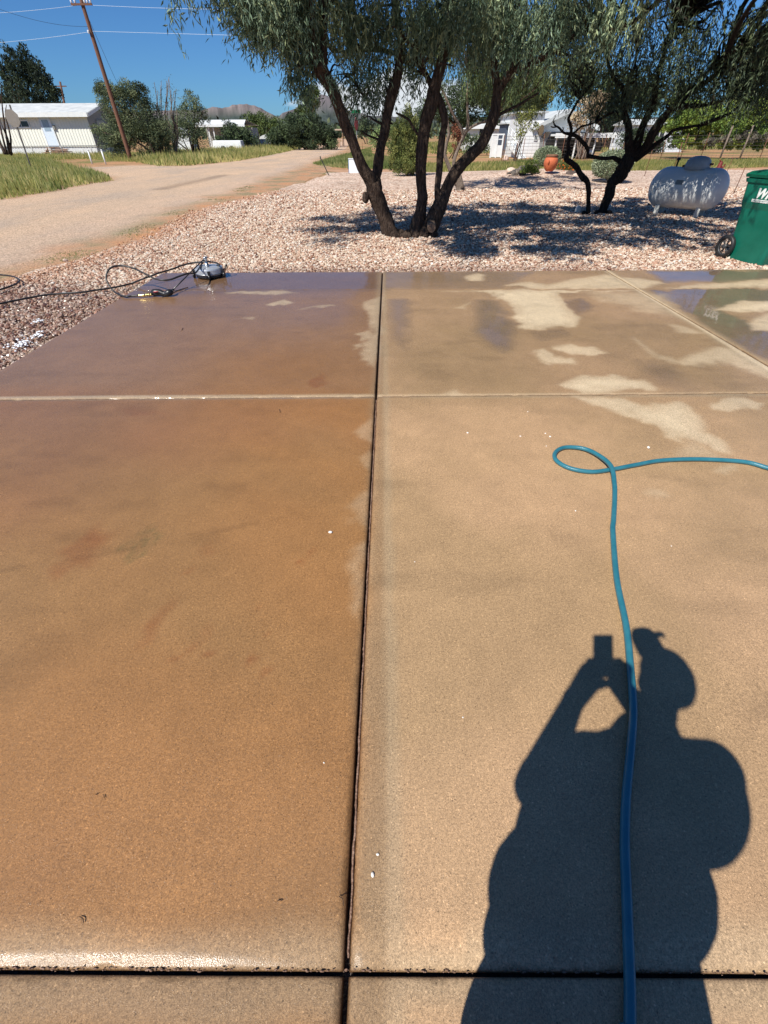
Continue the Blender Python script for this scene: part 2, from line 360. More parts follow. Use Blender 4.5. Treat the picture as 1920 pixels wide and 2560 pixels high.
# loose stones of the gravel, real geometry near the slab
def stones():
    phi = (1+5**.5)/2
    ico = np.array([(-1, phi, 0), (1, phi, 0), (-1, -phi, 0), (1, -phi, 0), (0, -1, phi), (0, 1, phi), (0, -1, -phi), (0, 1, -phi), (phi, 0, -1), (phi, 0, 1), (-phi, 0, -1), (-phi, 0, 1)], float)
    ico /= np.linalg.norm(ico[0])
    fi = np.array([(0, 11, 5), (0, 5, 1), (0, 1, 7), (0, 7, 10), (0, 10, 11), (1, 5, 9), (5, 11, 4), (11, 10, 2), (10, 7, 6), (7, 1, 8), (3, 9, 4), (3, 4, 2), (3, 2, 6), (3, 6, 8), (3, 8, 9), (4, 9, 5), (2, 4, 11), (6, 2, 10), (8, 6, 7), (9, 8, 1)])
    # keep the upper caps only: stones are seen from above
    pts = []
    def fill(x0, x1, y0, y1, dens, size):
        n = int((x1-x0)*(y1-y0)*dens); p = rng.uniform((x0, y0), (x1, y1), (n, 2)); s = rng.lognormal(math.log(size), .28, n)
        pts.append(np.column_stack([p, s]))
    fill(-8, -3.2, 1.5, 7.2, 1700, .0150); fill(-8, 9.5, 7.1, 10.5, 1700, .0146); fill(-6, 13, 10.5, 14.5, 1100, .0175); fill(-5, 16, 14.5, 20, 520, .023)
    fill(-7, -3.2, -2.2, 1.5, 1500, .0155)
    p = np.concatenate(pts); x, y, s = p.T
    inside_dw = (x > -3.27) & (y < 7.165)
    left = yard_left(y); keep = ~inside_dw & (x > left+.35*(rng.random(len(x))-.7)-.3*(fbm(x*1.7, y*1.7, 3, 9)-.5))
    # thin out close to the road so the dirt shows
    keep &= rng.random(len(x)) < sstep(-.2, .55, x-left)*.95+.05
    # frustum (a little wider) to save faces
    keep &= (np.abs(x) < y*1.22+3.0) | (y < 2.5)
    p = p[keep]; x, y, s = p.T; n = len(p)
    sc = s[:, None]*rng.uniform((.85, .7, .45), (1.35, 1.1, .8), (n, 3))
    base = ico[None]*(1+rng.normal(0, .13, (n, 12, 1)))*sc[:, None]
    a = rng.uniform(0, 2*math.pi, n); ca, sa = np.cos(a)[:, None], np.sin(a)[:, None]
    tl = rng.normal(0, .35, n); ct, st = np.cos(tl)[:, None], np.sin(tl)[:, None]
    bx = base[..., 0]*ct-base[..., 2]*st; bz = base[..., 0]*st+base[..., 2]*ct; by = base[..., 1]
    V = np.stack([bx*ca-by*sa+x[:, None], bx*sa+by*ca+y[:, None], bz+(hz(x, y)+s*rng.uniform(-.1, .75, n))[:, None]], -1)
    Fq = (fi[None]+(np.arange(n)*12)[:, None, None])
    pal = np.array([C(246, 230, 210), C(234, 208, 184), C(220, 186, 160), C(200, 156, 130), C(164, 120, 98), C(212, 190, 164), C(250, 242, 230), C(132, 94, 78)])[:, :3]*.72
    pr = np.array([.18, .20, .16, .14, .11, .10, .05, .06]); k = rng.choice(8, n, p=pr)
    c = pal[k]*rng.uniform(.85, 1.12, (n, 1))
    wet = sstep(7.9, 6.6, y+1.2*fbm(x*.9, y*.9, 3, 2))*sstep(-3.0, -3.4, x)*sstep(-6.6, -4.6, x+.8*fbm(x, y, 2, 4))
    strip = sstep(7.8, 7.25, y+.5*(fbm(x*1.1, y*1.1, 3, 8)-.5))*sstep(-3.3, -1.5, x)*.8*sstep(4.5, 2.5, x)
    w = np.clip(np.maximum(wet, strip), 0, 1)*rng.uniform(.55, 1, n)
    c = c*(1-w[:, None]*np.array([.55, .64, .66]))
    dust = sstep(.9, 0, x-yard_left(y)); c = c*(1-dust[:, None]*.5)+np.array(C(196, 138, 98)[:3])*.8*dust[:, None]*.5
    col = np.ones((n, 12, 4)); col[..., :3] = c[:, None]; col[..., 3] = w[:, None]
    return V.reshape(-1, 3), Fq.reshape(-1, 3), col.reshape(-1, 4)
sv, sf, sc_ = stones()
sm = bpy.data.materials.new('loose_stone'); sm.use_nodes = True; t_ = sm.node_tree; b_ = t_.nodes['Principled BSDF']
a_ = t_.nodes.new('ShaderNodeAttribute'); a_.attribute_name = 'Col'; t_.links.new(a_.outputs[0], b_.inputs['Base Color'])
mr = t_.nodes.new('ShaderNodeMapRange'); mr.inputs[3].default_value = .8; mr.inputs[4].default_value = .25; t_.links.new(a_.outputs['Alpha'], mr.inputs[0]); t_.links.new(mr.outputs[0], b_.inputs['Roughness'])
tag(fast_mesh('gravel', sv, sf, sm, col=sc_), label='loose pinkish white gravel stones round the slab', kind='stuff', cat='gravel')

# ------------------------------------------------------------------ driveway slabs
def z6(*p): return gp(*[(900+x/1.6265, 660+y/1.6265) for x, y in p])
def zl(*p): return gp(*[(x/1.728, 900+y/1.728) for x, y in p])
def zm(*p): return gp(*[(x/1.843, 1200+y/1.843) for x, y in p])
def ov(*p): return gp(*[(x*1.1573, y*1.1573) for x, y in p])
DRY = [  # outline, strength, softness
 (z6((330,112),(480,108),(560,130),(600,152),(640,230),(650,262),(750,264),(880,250),(890,222),(850,190),(830,150),(800,122),(900,112),(1160,108),(700,106),(560,106)), .95, .03),
 (z6((430,50),(470,42),(500,47),(495,68),(440,66)), .8, .05),
 (z6((590,88),(700,70),(760,85),(880,60),(1000,42),(1100,58),(1240,75),(1160,98),(700,100)), .75, .05),
 (z6((780,340),(860,322),(950,340),(1000,370),(900,366),(820,352)), .8, .03),
 (z6((710,355),(740,350),(790,375),(870,380),(880,400),(760,400),(720,380)), .75, .03),
 (z6((810,495),(900,455),(1020,455),(1150,480),(1200,518),(900,528),(840,512)), .95, .03),
 (z6((860,538),(1000,545),(1150,575),(1300,570),(1380,620),(1400,690),(1480,720),(1500,760),(1380,730),(1250,700),(1150,640),(1000,590)), .85, .035),
 (z6((1430,565),(1550,555),(1640,570),(1630,590),(1500,600),(1440,585)), .75, .02),
 (z6((1120,310),(1200,370),(1300,390),(1450,340),(1500,345),(1700,425),(1700,465),(1500,412),(1350,410),(1220,380)), .6, .06),
 (z6((1260,240),(1300,250),(1400,275),(1300,280)), .5, .05),
 (z6((1440,190),(1560,148),(1760,150),(1760,190),(1580,190)), .9, .04),
 (z6((1580,240),(1659,200),(1800,200),(1800,280),(1600,270)), .8, .05),
 (z6((1250,98),(1480,75),(1800,55),(1800,98)), .8, .06),
 (z6((1440,850),(1530,818),(1530,860),(1490,870)), .45, .015),
 (z6((1330,720),(1400,740),(1500,800),(1280,790)), .35, .04),
 (z6((1180,905),(1230,900),(1260,925),(1240,945),(1150,935)), .35, .02),
 (z6((340,530),(390,508),(440,526)), .5, .02), (z6((390,175),(440,160),(430,185)), .4, .03), (z6((900,110),(1250,120),(1300,215),(1150,190),(1000,150)), .35, .12),
 (zl((1000,75),(1080,60),(1110,66),(1040,84)), 0, .02),
 (ov((578,657),(610,648),(640,652),(612,660)), .7, .02), (ov((650,667),(690,660),(722,662),(690,667)), .45, .02), (ov((515,690),(545,686),(540,694)), .45, .015),
 (ov((490,631),(600,629),(640,634),(520,637)), .6, .04),
 (ov((825,640),(790,650),(792,700),(806,720),(780,745),(776,775),(812,790),(822,720)), .5, .03),
 (ov((775,925),(800,905),(813,905),(812,955),(790,950)), .3, .012), (ov((780,985),(812,965),(810,1020),(790,1010)), .26, .012), (ov((757,1090),(785,1060),(805,1055),(803,1135),(775,1125)), .26, .012), (ov((768,1180),(792,1165),(795,1290),(775,1330),(765,1250)), .3, .02), (ov((770,720),(800,712),(806,735),(775,738)), .5, .012), (ov((765,745),(778,742),(780,752),(766,754)), .5, .01),
]
POOL = [
 (z6((115,150),(180,140),(205,250),(180,345),(140,300)), .8, .08), (z6((480,150),(540,150),(620,260),(600,350),(540,340),(480,260)), 1.0, .08),
 (z6((820,150),(900,140),(940,185),(880,205)), .8, .06), (z6((690,275),(830,265),(850,290),(740,312)), .5, .04), (z6((1150,400),(1250,400),(1340,470),(1330,515),(1220,500)), .7, .10),
 (z6((1190,110),(1500,100),(1800,110),(1800,150),(1560,150),(1440,190),(1560,225),(1590,245),(1590,275),(1800,300),(1800,420),(1659,385),(1480,290),(1350,200)), 1.2, .06),
 (z6((1180,30),(1540,28),(1800,30),(1800,52),(1480,72),(1240,70)), 1.0, .08), (z6((100,32),(700,34),(560,98),(100,98)), .65, .08),
 (ov((300,588),(828,588),(828,626),(262,640)), .85, .12),
]
RED = [ (zl((215,855),(330,790),(400,730),(500,740),(430,830),(400,880),(260,905)), .22, .05), (zm((630,780),(700,680),(745,570),(775,575),(760,690),(700,740)), .2, .03), (zm((820,440),(870,410),(880,430),(840,450)), .2, .015),
 (zm((900,330),(960,290),(1000,350),(900,370)), .12, .03), (zm((880,760),(960,650),(990,650),(930,760)), .15, .025), (zm((1160,580),(1190,565),(1210,585),(1180,605)), .28, .008), (zm((1435,315),(1465,300),(1475,320),(1450,330)), .26, .008),
 (zm((1140,825),(1160,818),(1172,828),(1150,838)), .25, .006), (zm((1185,770),(1200,764),(1208,774),(1190,782)), .25, .006), (zm((1215,880),(1250,862),(1255,872),(1222,886)), .22, .006), (zm((1195,733),(1222,730),(1215,742)), .22, .005), (zm((920,822),(945,815),(960,822),(940,830)), .2, .006),
 (zm((1130,858),(1160,852),(1150,866)), .2, .005), (zm((780,828),(800,820),(830,828),(800,838)), .14, .008),
 (zl((1340,100),(1380,60),(1470,85),(1380,110)), .2, .02), (zl((520,205),(700,225),(740,245),(560,232)), .1, .02)]
GREEN = [ (zl((530,790),(620,735),(685,770),(670,820),(590,855)), .25, .02)]
def slab_attrs(x, y):
    n1 = fbm(x*1.1+5, y*1.1, 4, 21); n2 = fbm(x*5, y*5, 4, 33); n3 = fbm(x*14, y*14, 3, 41)
    n4 = fbm(x*.6+y*.9, y*.35-x*.2, 3, 55)          # broad diagonal swirls
    left = sstep(.02, -.02, x)
    tan_r = np.array(C(192, 157, 119)[:3]); tan_l = np.array(C(168, 121, 74)[:3]); grey_l = np.array(C(152, 126, 86)[:3]); red_l = np.array(C(162, 114, 76)[:3]); dry = np.array(C(230, 208, 172)[:3])
    L = lambda m, a, b: a*(1-m[..., None])+b*m[..., None]
    cl = L(sstep(.45, .8, n4)*.35, np.broadcast_to(tan_l, x.shape+(3,)), grey_l)
    cl = L(sstep(.5, .75, fbm(x*.8, y*.7+3, 3, 77))*.55, cl, red_l); cl = L(sstep(.6, .85, fbm(x*.5+1, y*.5, 3, 71))*.25, cl, np.array(C(146, 124, 92)[:3]))
    cr_ = L(sstep(.35, .7, n1)*.55, np.broadcast_to(tan_r, x.shape+(3,)), np.array(C(164, 136, 98)[:3]))
    far = sstep(2.4, 3.6, y); cr_ = cr_*(1-.22*far[..., None])
    c = L(left, cr_, cl)
    # left row beyond the joint: darker and redder under a film of water
    ul = left*sstep(2.95, 3.5, y+.35*(n1-.5)); c = L(ul*.88, c, np.array(C(148, 114, 84)[:3]))
    ul2 = left*sstep(1.55, 2.9, y-.35*(x+3)*-.55+.5*(n1-.5)-.0)*sstep(-.4, -2.4, x); c = L(ul2*(1-ul)*.55, c, np.array(C(138, 98, 70)[:3]))
    # ochre wash near the joint crossing
    oc = left*np.exp(-(((x+.9)/.7)**2+((y-3.7)/.7)**2)); c = L(oc*.5, c, np.array(C(160, 110, 50)[:3]))
    film = np.clip(ul*(.24+.30*sstep(3.6, 5.6, y+1.2*(n1-.5))+.35*(fbm(x*1.2, y*3.5, 4, 27)-.5))*sstep(-.12, -.55, x+.25*(n2-.5)), 0, 1.2)
    film = np.maximum(film, np.clip(ul2, 0, 1)*.5)
    film = np.maximum(film, .12*far)
    dx = x+.13*(n2-.5)+.05*(n3-.5); dy = y+.20*(n2-.5)+.06*(n3-.5)
    D = np.zeros_like(x)
    for poly, s, w in DRY:
        if s: D = np.maximum(D, s*(.64*sstep(-w*1.0-.01, w*.7+.015, poly_sd(dx, dy, poly))+.36*sstep(-.02, .14+w, poly_sd(dx, dy, poly)+.12*(n3-.5))))
    rim = np.exp(-((D-.45)/.22)**2)*(D > .05)
    for poly, s, w in POOL:
        mk = sstep(-w*1.6, w, poly_sd(dx, dy, poly))*s*(1-D); film = np.maximum(film, mk)
        c = c*(1-.26*np.clip(mk, 0, 1)[..., None]*np.array([1., .97, .85]))
    for poly, s, w in RED:
        mk = sstep(-w, w, poly_sd(dx, dy, poly)+.05*(n3-.55))*s*1.15*(.3+1.3*n3); c = c*(1-mk[..., None]*np.array([.55, 1.0, 1.15]))
    for poly, s, w in GREEN:
        sd = poly_sd(dx, dy, poly); mk = sstep(-w, w, sd)*s*.9*(.55+.45*np.sin(sd*190+8*n2)); c = c*(1-mk[..., None]*np.array([1.3, .8, .9]))
    c = L(np.clip(D, 0, 1), c, dry*.92)
    c = L(rim*.10, c, dry)
    film = film*(1-.97*np.clip(D*1.2, 0, 1))
    # pale lime strip along tooled joints
    e = np.minimum(np.minimum(np.abs(x), np.abs(x-3.27)), np.minimum(np.abs(y-.07), np.abs(y-3.12)*2.4))
    e = np.where((x > 0) & (np.abs(x) < .2), e*2.0, e)
    ed = sstep(.13, .03, e+.06*(n2-.5)); c = L(ed*.42, c, np.array(C(176, 158, 128)[:3])*.95)
    film = film*(1-.75*ed)
    pr_ = sstep(.05, .02, np.abs(x-3.27)+.03*(n2-.5))*sstep(2.6, 3.4, y)*.6; c = L(pr_, c, dry); film = film*(1-pr_)
    pm_ = sstep(.028, .012, np.abs(y-3.137)+.012*(n3-.5))*np.where(x < 0, .4, .15); c = L(pm_, c, dry)  # paints the sun highlight on the mid joint lip as a pale line
    c = c*(1-.16*(sstep(.030, .008, np.abs(y-.30*x-1.9-.5*(fbm(x*.9, y*.3, 3, 51)-.5)))*sstep(.45, .6, n2)*left))[..., None]
    lipf = np.maximum(sstep(.085, .05, np.abs(y-.07))*sstep(.01, -.12, x), sstep(.045, .02, np.abs(y-3.125))*sstep(.1, -.1, x)); film = np.maximum(film, lipf*np.where(y > 2, 1.0, .62)*(.5+.8*n3))
    # mottling and dark specks / streaks
    c = c*(1+.20*(n2-.5)+.14*(n3-.5)+.10*(fbm(x*40, y*40, 2, 19)-.5))[..., None]
    c = c*(1-.10*sstep(.62, .8, fbm(x*2.2, y*7, 3, 61)))[..., None]
    lum = c.mean(-1, keepdims=True); c = lum+(c-lum)*1.0
    return np.clip(c, .005, 1)*np.where(x < 0, .77, .85)[..., None], np.clip(film, 0, 1)

con = bpy.data.materials.new('wet_concrete'); con.use_nodes = True
def build_concrete():
    t = con.node_tree; N = t.nodes; L = t.links; b = N['Principled BSDF']
    at = N.new('ShaderNodeAttribute'); at.attribute_name = 'Col'; g = N.new('ShaderNodeNewGeometry')
    def noise(s, d=3, r=.6, st=(1, 1, 1)):
        mp = N.new('ShaderNodeMapping'); mp.inputs['Scale'].default_value = st; L.new(g.outputs['Position'], mp.inputs[0])
        n = N.new('ShaderNodeTexNoise'); n.inputs['Scale'].default_value = s; n.inputs['Detail'].default_value = d; n.inputs['Roughness'].default_value = r
        L.new(mp.outputs[0], n.inputs['Vector']); return n.outputs[0]
    def ramp(v, stops):
        r = N.new('ShaderNodeValToRGB'); e = r.color_ramp.elements
        while len(e) < len(stops): e.new(.5)
        for i, (p, c) in enumerate(stops): e[i].position = p; e[i].color = c if isinstance(c, tuple) else (c, c, c, 1)
        L.new(v, r.inputs[0]); return r.outputs[0]
    def M(op, a, bb, cl=False):
        n = N.new('ShaderNodeMath'); n.operation = op; n.use_clamp = cl
        for i, v in enumerate((a, bb)):
            if isinstance(v, (int, float)): n.inputs[i].default_value = v
            else: L.new(v, n.inputs[i])
        return n.outputs[0]
    grain = ramp(noise(230, 3, .75), [(.3, .56), (.5, 1.0), (.68, 1.36)])
    grain2 = ramp(noise(900, 2, .6), [(.3, .8), (.7, 1.2)])
    streak = ramp(noise(60, 4, .65, (1, .25, 1)), [(.35, .965), (.65, 1.03)])
    grain3 = ramp(noise(95, 4, .8), [(.34, .80), (.5, 1.0), (.64, 1.2)])
    v = N.new('ShaderNodeTexVoronoi'); v.inputs['Scale'].default_value = 34; L.new(g.outputs['Position'], v.inputs['Vector'])
    vs = N.new('ShaderNodeSeparateColor'); L.new(v.outputs['Color'], vs.inputs[0])
    pit = M('MULTIPLY', M('LESS_THAN', v.outputs['Distance'], .07), M('GREATER_THAN', vs.outputs[0], .72))
    pitf = M('SUBTRACT', 1, M('MULTIPLY', pit, .45))
    def mul(a, c):
        x = N.new('ShaderNodeMix'); x.data_type = 'RGBA'; x.blend_type = 'MULTIPLY'; x.inputs[0].default_value = 1
        L.new(a, x.inputs[6]); L.new(c, x.inputs[7]); return x.outputs[2]
    v3 = N.new('ShaderNodeTexVoronoi'); v3.inputs['Scale'].default_value = 120; L.new(g.outputs['Position'], v3.inputs['Vector']); vs3 = N.new('ShaderNodeSeparateColor'); L.new(v3.outputs['Color'], vs3.inputs[0])
    lg = M('MULTIPLY', M('LESS_THAN', v3.outputs['Distance'], .26), M('GREATER_THAN', vs3.outputs[0], .86)); dg = M('MULTIPLY', M('LESS_THAN', v3.outputs['Distance'], .24), M('LESS_THAN', vs3.outputs[0], .08))  # pale dots: sand grains that also paint sparkle into the colour
    lgf = M('SUBTRACT', M('ADD', 1, M('MULTIPLY', lg, .5)), M('MULTIPLY', dg, .5))
    out = mul(mul(mul(mul(mul(mul(at.outputs[0], grain), grain2), grain3), lgf), streak), pitf)
    L.new(out, b.inputs['Base Color'])
    film = at.outputs['Alpha']
    # water film: smooth top coat over rough damp concrete
    wv = noise(3.2, 4, .6)
    L.new(M('MULTIPLY', film, 1.0, True), b.inputs['Coat Weight']); b.inputs['Coat IOR'].default_value = 1.36
    L.new(M('ADD', M('MULTIPLY', M('SUBTRACT', 1, film, True), .30), M('MULTIPLY', wv, .07)), b.inputs['Coat Roughness'])
    v2 = N.new('ShaderNodeTexVoronoi'); v2.inputs['Scale'].default_value = 260; L.new(g.outputs['Position'], v2.inputs['Vector']); vs2 = N.new('ShaderNodeSeparateColor'); L.new(v2.outputs['Color'], vs2.inputs[0])
    spark = M('GREATER_THAN', vs2.outputs[1], .82)
    L.new(M('SUBTRACT', M('SUBTRACT', .46, M('MULTIPLY', spark, .24)), M('MULTIPLY', film, .06)), b.inputs['Roughness']); b.inputs['Specular IOR Level'].default_value = .34
    bp = N.new('ShaderNodeBump'); bp.inputs['Strength'].default_value = .55; bp.inputs['Distance'].default_value = .0034
    L.new(M('ADD', noise(420, 3, .8), M('MULTIPLY', noise(60, 3, .6, (1, .35, 1)), .5)), bp.inputs['Height']); L.new(bp.outputs[0], b.inputs['Normal'])
    sy_ = N.new('ShaderNodeSeparateXYZ'); L.new(g.outputs['Position'], sy_.inputs[0])
    b2 = N.new('ShaderNodeBump'); b2.inputs['Strength'].default_value = .12; b2.inputs['Distance'].default_value = .004
    L.new(M('ADD', noise(7, 4, .6), M('MULTIPLY', noise(330, 2, .7), M('ADD', M('MULTIPLY', M('LESS_THAN', sy_.outputs[1], .3), 1.6), M('MULTIPLY', M('SUBTRACT', 1, film, True), .5)))), b2.inputs['Height']); L.new(b2.outputs[0], b.inputs['Coat Normal'])
build_concrete()
def line(y0, x0, y1, x1): return lambda y: x0+(x1-x0)*(y-y0)/(y1-y0)
xL = line(3.67, -3.30, 7.13, -3.22); xC = line(.07, -.098, 7.15, 0.0); xR = line(3.66, 3.31, 7.09, 3.26); xE = lambda y: 9.4
yA = lambda x: -3.0; yB = lambda x: .072-.008*x; yC = lambda x: 3.122+.006*x; yD = lambda x: 6.165-.012*x; yE = lambda x: 7.15
def cross(fx, fy):
    x, y = 0., 1.
    for _ in range(12): x = fx(y); y = fy(x)
    return np.array([x, y])
slab_v = []; slab_f = []; slab_c = []; nb = 0
cols = [xL, xC, xR, xE]; rows = [yA, yB, yC, yD, yE]
for ci in range(3):
    for ri in range(4):
        q = [cross(cols[ci], rows[ri]), cross(cols[ci+1], rows[ri]), cross(cols[ci+1], rows[ri+1]), cross(cols[ci], rows[ri+1])]
        gap = {0: 0, 1: .007, 2: .006}.get(ci, 0); gl = .0065 if ci else 0; gr = .0065 if ci < 2 else 0
        gb = {0: 0, 1: .0040, 2: .0055, 3: .0026}[ri]; gt = {0: .0040, 1: .0055, 2: .0026, 3: 0}[ri]
        res = .022 if ri < 3 else .024
        w = np.linalg.norm(q[1]-q[0]); h = np.linalg.norm(q[3]-q[0])
        if ri == 0: h = 3.0
        nu = int(w/res); nv = int(h/res)
        def spaced(n, L_, g0, g1, lip0, lip1):
            a = [g0, g0+.0015, g0+.004, g0+.008, g0+.014, g0+.022]; b = [L_-g1-t for t in (.022, .014, .008, .004, .0015, 0)]
            return np.array(a+list(np.linspace(g0+.035, L_-g1-.035, n))+b)
        us = spaced(nu, w, gl, gr, 1, 1)/w; vs_ = spaced(nv, h, gb, gt, 1, 1)/h
        U, Vv = np.meshgrid(us, vs_)
        pt = (q[0]*(1-U)[..., None]+q[1]*U[..., None])*(1-Vv)[..., None]+(q[3]*(1-U)[..., None]+q[2]*U[..., None])*Vv[..., None]
        x, y = pt[..., 0], pt[..., 1]
        ragged = .004
        ex = np.minimum((U-us[0])*w, (us[-1]-U)*w); ey = np.minimum((Vv-vs_[0])*h, (vs_[-1]-Vv)*h)
        lip = np.where(ri < 2, .026, .014)
        def drop(e, r): return np.where(e < r, r*.55-np.sqrt(np.maximum((r)**2-(r-e)**2, 0))*.55, 0)
        small_v = (ri == 3)
        z = -drop(ex, .018)-.006*np.clip(1-ex/.045, 0, 1)**2*(1 if ci < 2 else .5)*sstep(5, 2, y)
        rb = .05 if ri == 1 else (.024 if ri in (0, 2) else .004); rt_ = .05 if ri == 0 else (.024 if ri in (1, 3) else .004)
        eb = (Vv-vs_[0])*h; et = (vs_[-1]-Vv)*h
        rb = {0: .01, 1: .045, 2: .02, 3: .004}[ri]; rt_ = {0: .03, 1: .02, 2: .004, 3: .02}[ri]
        def lipq(e, r, d): return d*np.clip(1-e/r, 0, 1)**2
        if ri < 3: z = z-lipq(eb, {0: .02, 1: .075, 2: .03}[ri], {0: .003, 1: .013, 2: .004}[ri])-drop(eb, .006)*1.6
        else: z = z-drop(eb, .004)
        z = z-(lipq(et, {0: .05, 1: .03, 3: .02}.get(ri, .01), .004)+drop(et, .005))
        # slab surfaces are never quite flat; tooled margins stand a trace lower
        z = z+.0022*(fbm(x*1.4, y*1.4, 3, 12)-.5)*2
        # ragged, chipped arris
        chip = sstep(.55, .8, fbm(x*18, y*18, 3, 90))*.006; z = z-np.where((ex < .008) | (eb < .012) | (et < .008), chip, 0)
        c, film = slab_attrs(x, y)
        if ri == 1: c = c*(1+.10*(sstep(.11, .06, eb)*sstep(.0, .02, eb)))[..., None]
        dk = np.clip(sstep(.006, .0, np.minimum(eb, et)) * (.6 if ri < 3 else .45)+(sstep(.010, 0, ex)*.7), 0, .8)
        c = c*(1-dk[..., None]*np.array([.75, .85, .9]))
        nvv, nuu = x.shape
        # skirt: walls of the joint
        V = np.stack([x, y, z], -1); A = np.concatenate([c, film[..., None]], -1)
        idx = np.arange(nuu*nvv).reshape(nvv, nuu); f = np.stack([idx[:-1, :-1], idx[:-1, 1:], idx[1:, 1:], idx[1:, :-1]], -1).reshape(-1, 4)
        ring = np.concatenate([idx[0, :-1], idx[:-1, -1], idx[-1, :0:-1], idx[:0:-1, 0]]); Vf = V.reshape(-1, 3); Af = A.reshape(-1, 4)
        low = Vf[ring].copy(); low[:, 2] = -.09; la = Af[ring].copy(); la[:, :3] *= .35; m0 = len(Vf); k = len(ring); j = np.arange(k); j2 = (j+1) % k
        f2 = np.stack([ring[j], m0+j, m0+j2, ring[j2]], 1)
        slab_v += [Vf, low]; slab_c += [Af, la]; slab_f += [f+nb, f2+nb]; nb += m0+k
dvw = fast_mesh('driveway', np.concatenate(slab_v), np.concatenate(slab_f), con, col=np.concatenate(slab_c), smooth=True)
tag(dvw, label='wet tan concrete driveway slabs divided by dark joints', kind='structure')
mb = MB()
mb.box((3.05, 2.07, -.07), (12.6, 10.05, .05)); base_o = mb.build('driveway_base', mat('joint_filler', (.035, .022, .016, 1), .35, var=.5, vs=40, bump=.6, bs=80))
tag(base_o, label='dark filler at the bottom of the slab joints', kind='structure')
base_o.location.z = 0.0
# fibre strip in the long joint (reddish brown, weathered)
fs = []; 
for yy in np.arange(.1, 3.1, .012): fs.append((xC(yy)+.0035+.0008*math.sin(yy*37), yy, -.013+.003*(vnoise(yy*9, 0, 3)-.5)))
mb = MB(); mb.tube(fs, .0035*np.ones(len(fs)), 6, noise=.25)
for _ in range(420):
    t_ = rng.uniform(-3.3, 3.3) if rng.random() < .3 else rng.uniform(-1.3, 1.3); r_ = rng.uniform(.0010, .0030)
    mb.ball((t_, .072-.008*t_+.006+rng.normal(0, .0014), -.010+rng.normal(0, .003)), (r_*rng.uniform(1, 2.6), r_*.8, r_*.7), 6)
fo = mb.build('joint_strip', mat('fibre', (.16, .085, .055, 1), .45, col2=(.30, .19, .13, 1), vs=30, bump=.5, bs=120), dvw)

# ------------------------------------------------------------------ mountains
def mountain(name, prof, Y0, depth, label, col_lo, col_hi, seed):
    px = np.array([p[0] for p in prof], float); zz = np.array([P(a, b, Y0)[2] for a, b in prof]); xx = np.array([P(a, b, Y0)[0] for a, b in prof])
    xs = np.linspace(xx[0], xx[-1], 420); vs = np.linspace(0, 1, 46); X, Vv = np.meshgrid(xs, vs)
    ridge = np.interp(X, xx, zz)*(1+.09*(fbm(X/38, X*0+seed, 4, seed+2)-.5)); n = fbm(X/160, Vv*7, 5, seed); n2 = fbm(X/45, Vv*16, 4, seed+3)
    ridged = 1-np.abs(fbm(X/210+Vv*.8, Vv*2.2, 4, seed+8)-.5)*4
    sh = np.where(Vv < .6, (Vv/.6)**1.05, 1-((Vv-.6)/.4)**1.5)
    cliff = np.where(Vv < .6, sh*(1-.30)+.30*sstep(.44, .54, Vv), sh)
    env = np.sin(np.pi*np.clip(Vv/.6, 0, 1))*(Vv < .6)
    Z = ridge*cliff*(1+env*(.75*(n-.5)+.22*ridged-.05))+env*20*(n2-.5)+(n2-.5)*4*(Vv > .3)
    Yy = Y0-depth*.6+Vv*depth+60*(n-.5)*env
    V = np.stack([X*(Yy/Y0), Yy, Z-6], -1)
    t = sstep(.42, .56, Vv+.10*(n2-.5))*sstep(35, 90, Z) ; t2 = sstep(.45, .7, n2)
    c = np.array(col_lo[:3])*(1-t[..., None])+np.array(col_hi[:3])*t[..., None]
    vert = vnoise(X/11+Vv*3, X*0, 5)[..., None]
    c = c*(.78+.55*(vert-.35)*t[..., None]+.45*(n2[..., None]-.5)+.3*(fbm(X/22, Vv*40, 3, 31)[..., None]-.5))
    nx, ny = len(xs), len(vs); i = (np.arange(nx-1)[None, :]+np.arange(ny-1)[:, None]*nx).ravel()
    m = mat(name+'_rock', (1, 1, 1, 1), .95, attr=True, var=.12, vs=.02, spec=.1)
    return tag(fast_mesh(name, V.reshape(-1, 3), np.stack([i, i+1, i+1+nx, i+nx], 1), m, col=c.reshape(-1, 3)), label=label, kind='structure')
lo = C(96, 110, 104, .58); hi = C(150, 138, 136, .74)
mountain('hills', [(-500, 300), (0, 292), (250, 282), (400, 274), (470, 272), (505, 272), (518, 267), (530, 262), (545, 266), (560, 266), (574, 263), (580, 260), (588, 257), (617, 257), (641, 261), (655, 268), (670, 277), (682, 283), (695, 289), (715, 300), (760, 322)], 3200, 1500, 'rugged grey green mountain with a pale cliff band', lo, hi, 4)
mountain('hills', [(640, 322), (680, 300), (697, 286), (706, 277), (722, 271), (741, 264), (758, 262), (775, 255), (790, 240), (802, 229), (812, 234), (822, 240), (838, 250), (855, 262), (880, 275), (920, 284), (980, 288), (1060, 284), (1150, 290), (1300, 286), (1500, 292), (1800, 290), (2300, 300)], 2700, 1300, 'grey green mountain with a steep peak behind the trees', C(100, 112, 106, .62), C(134, 126, 128, .7), 15)

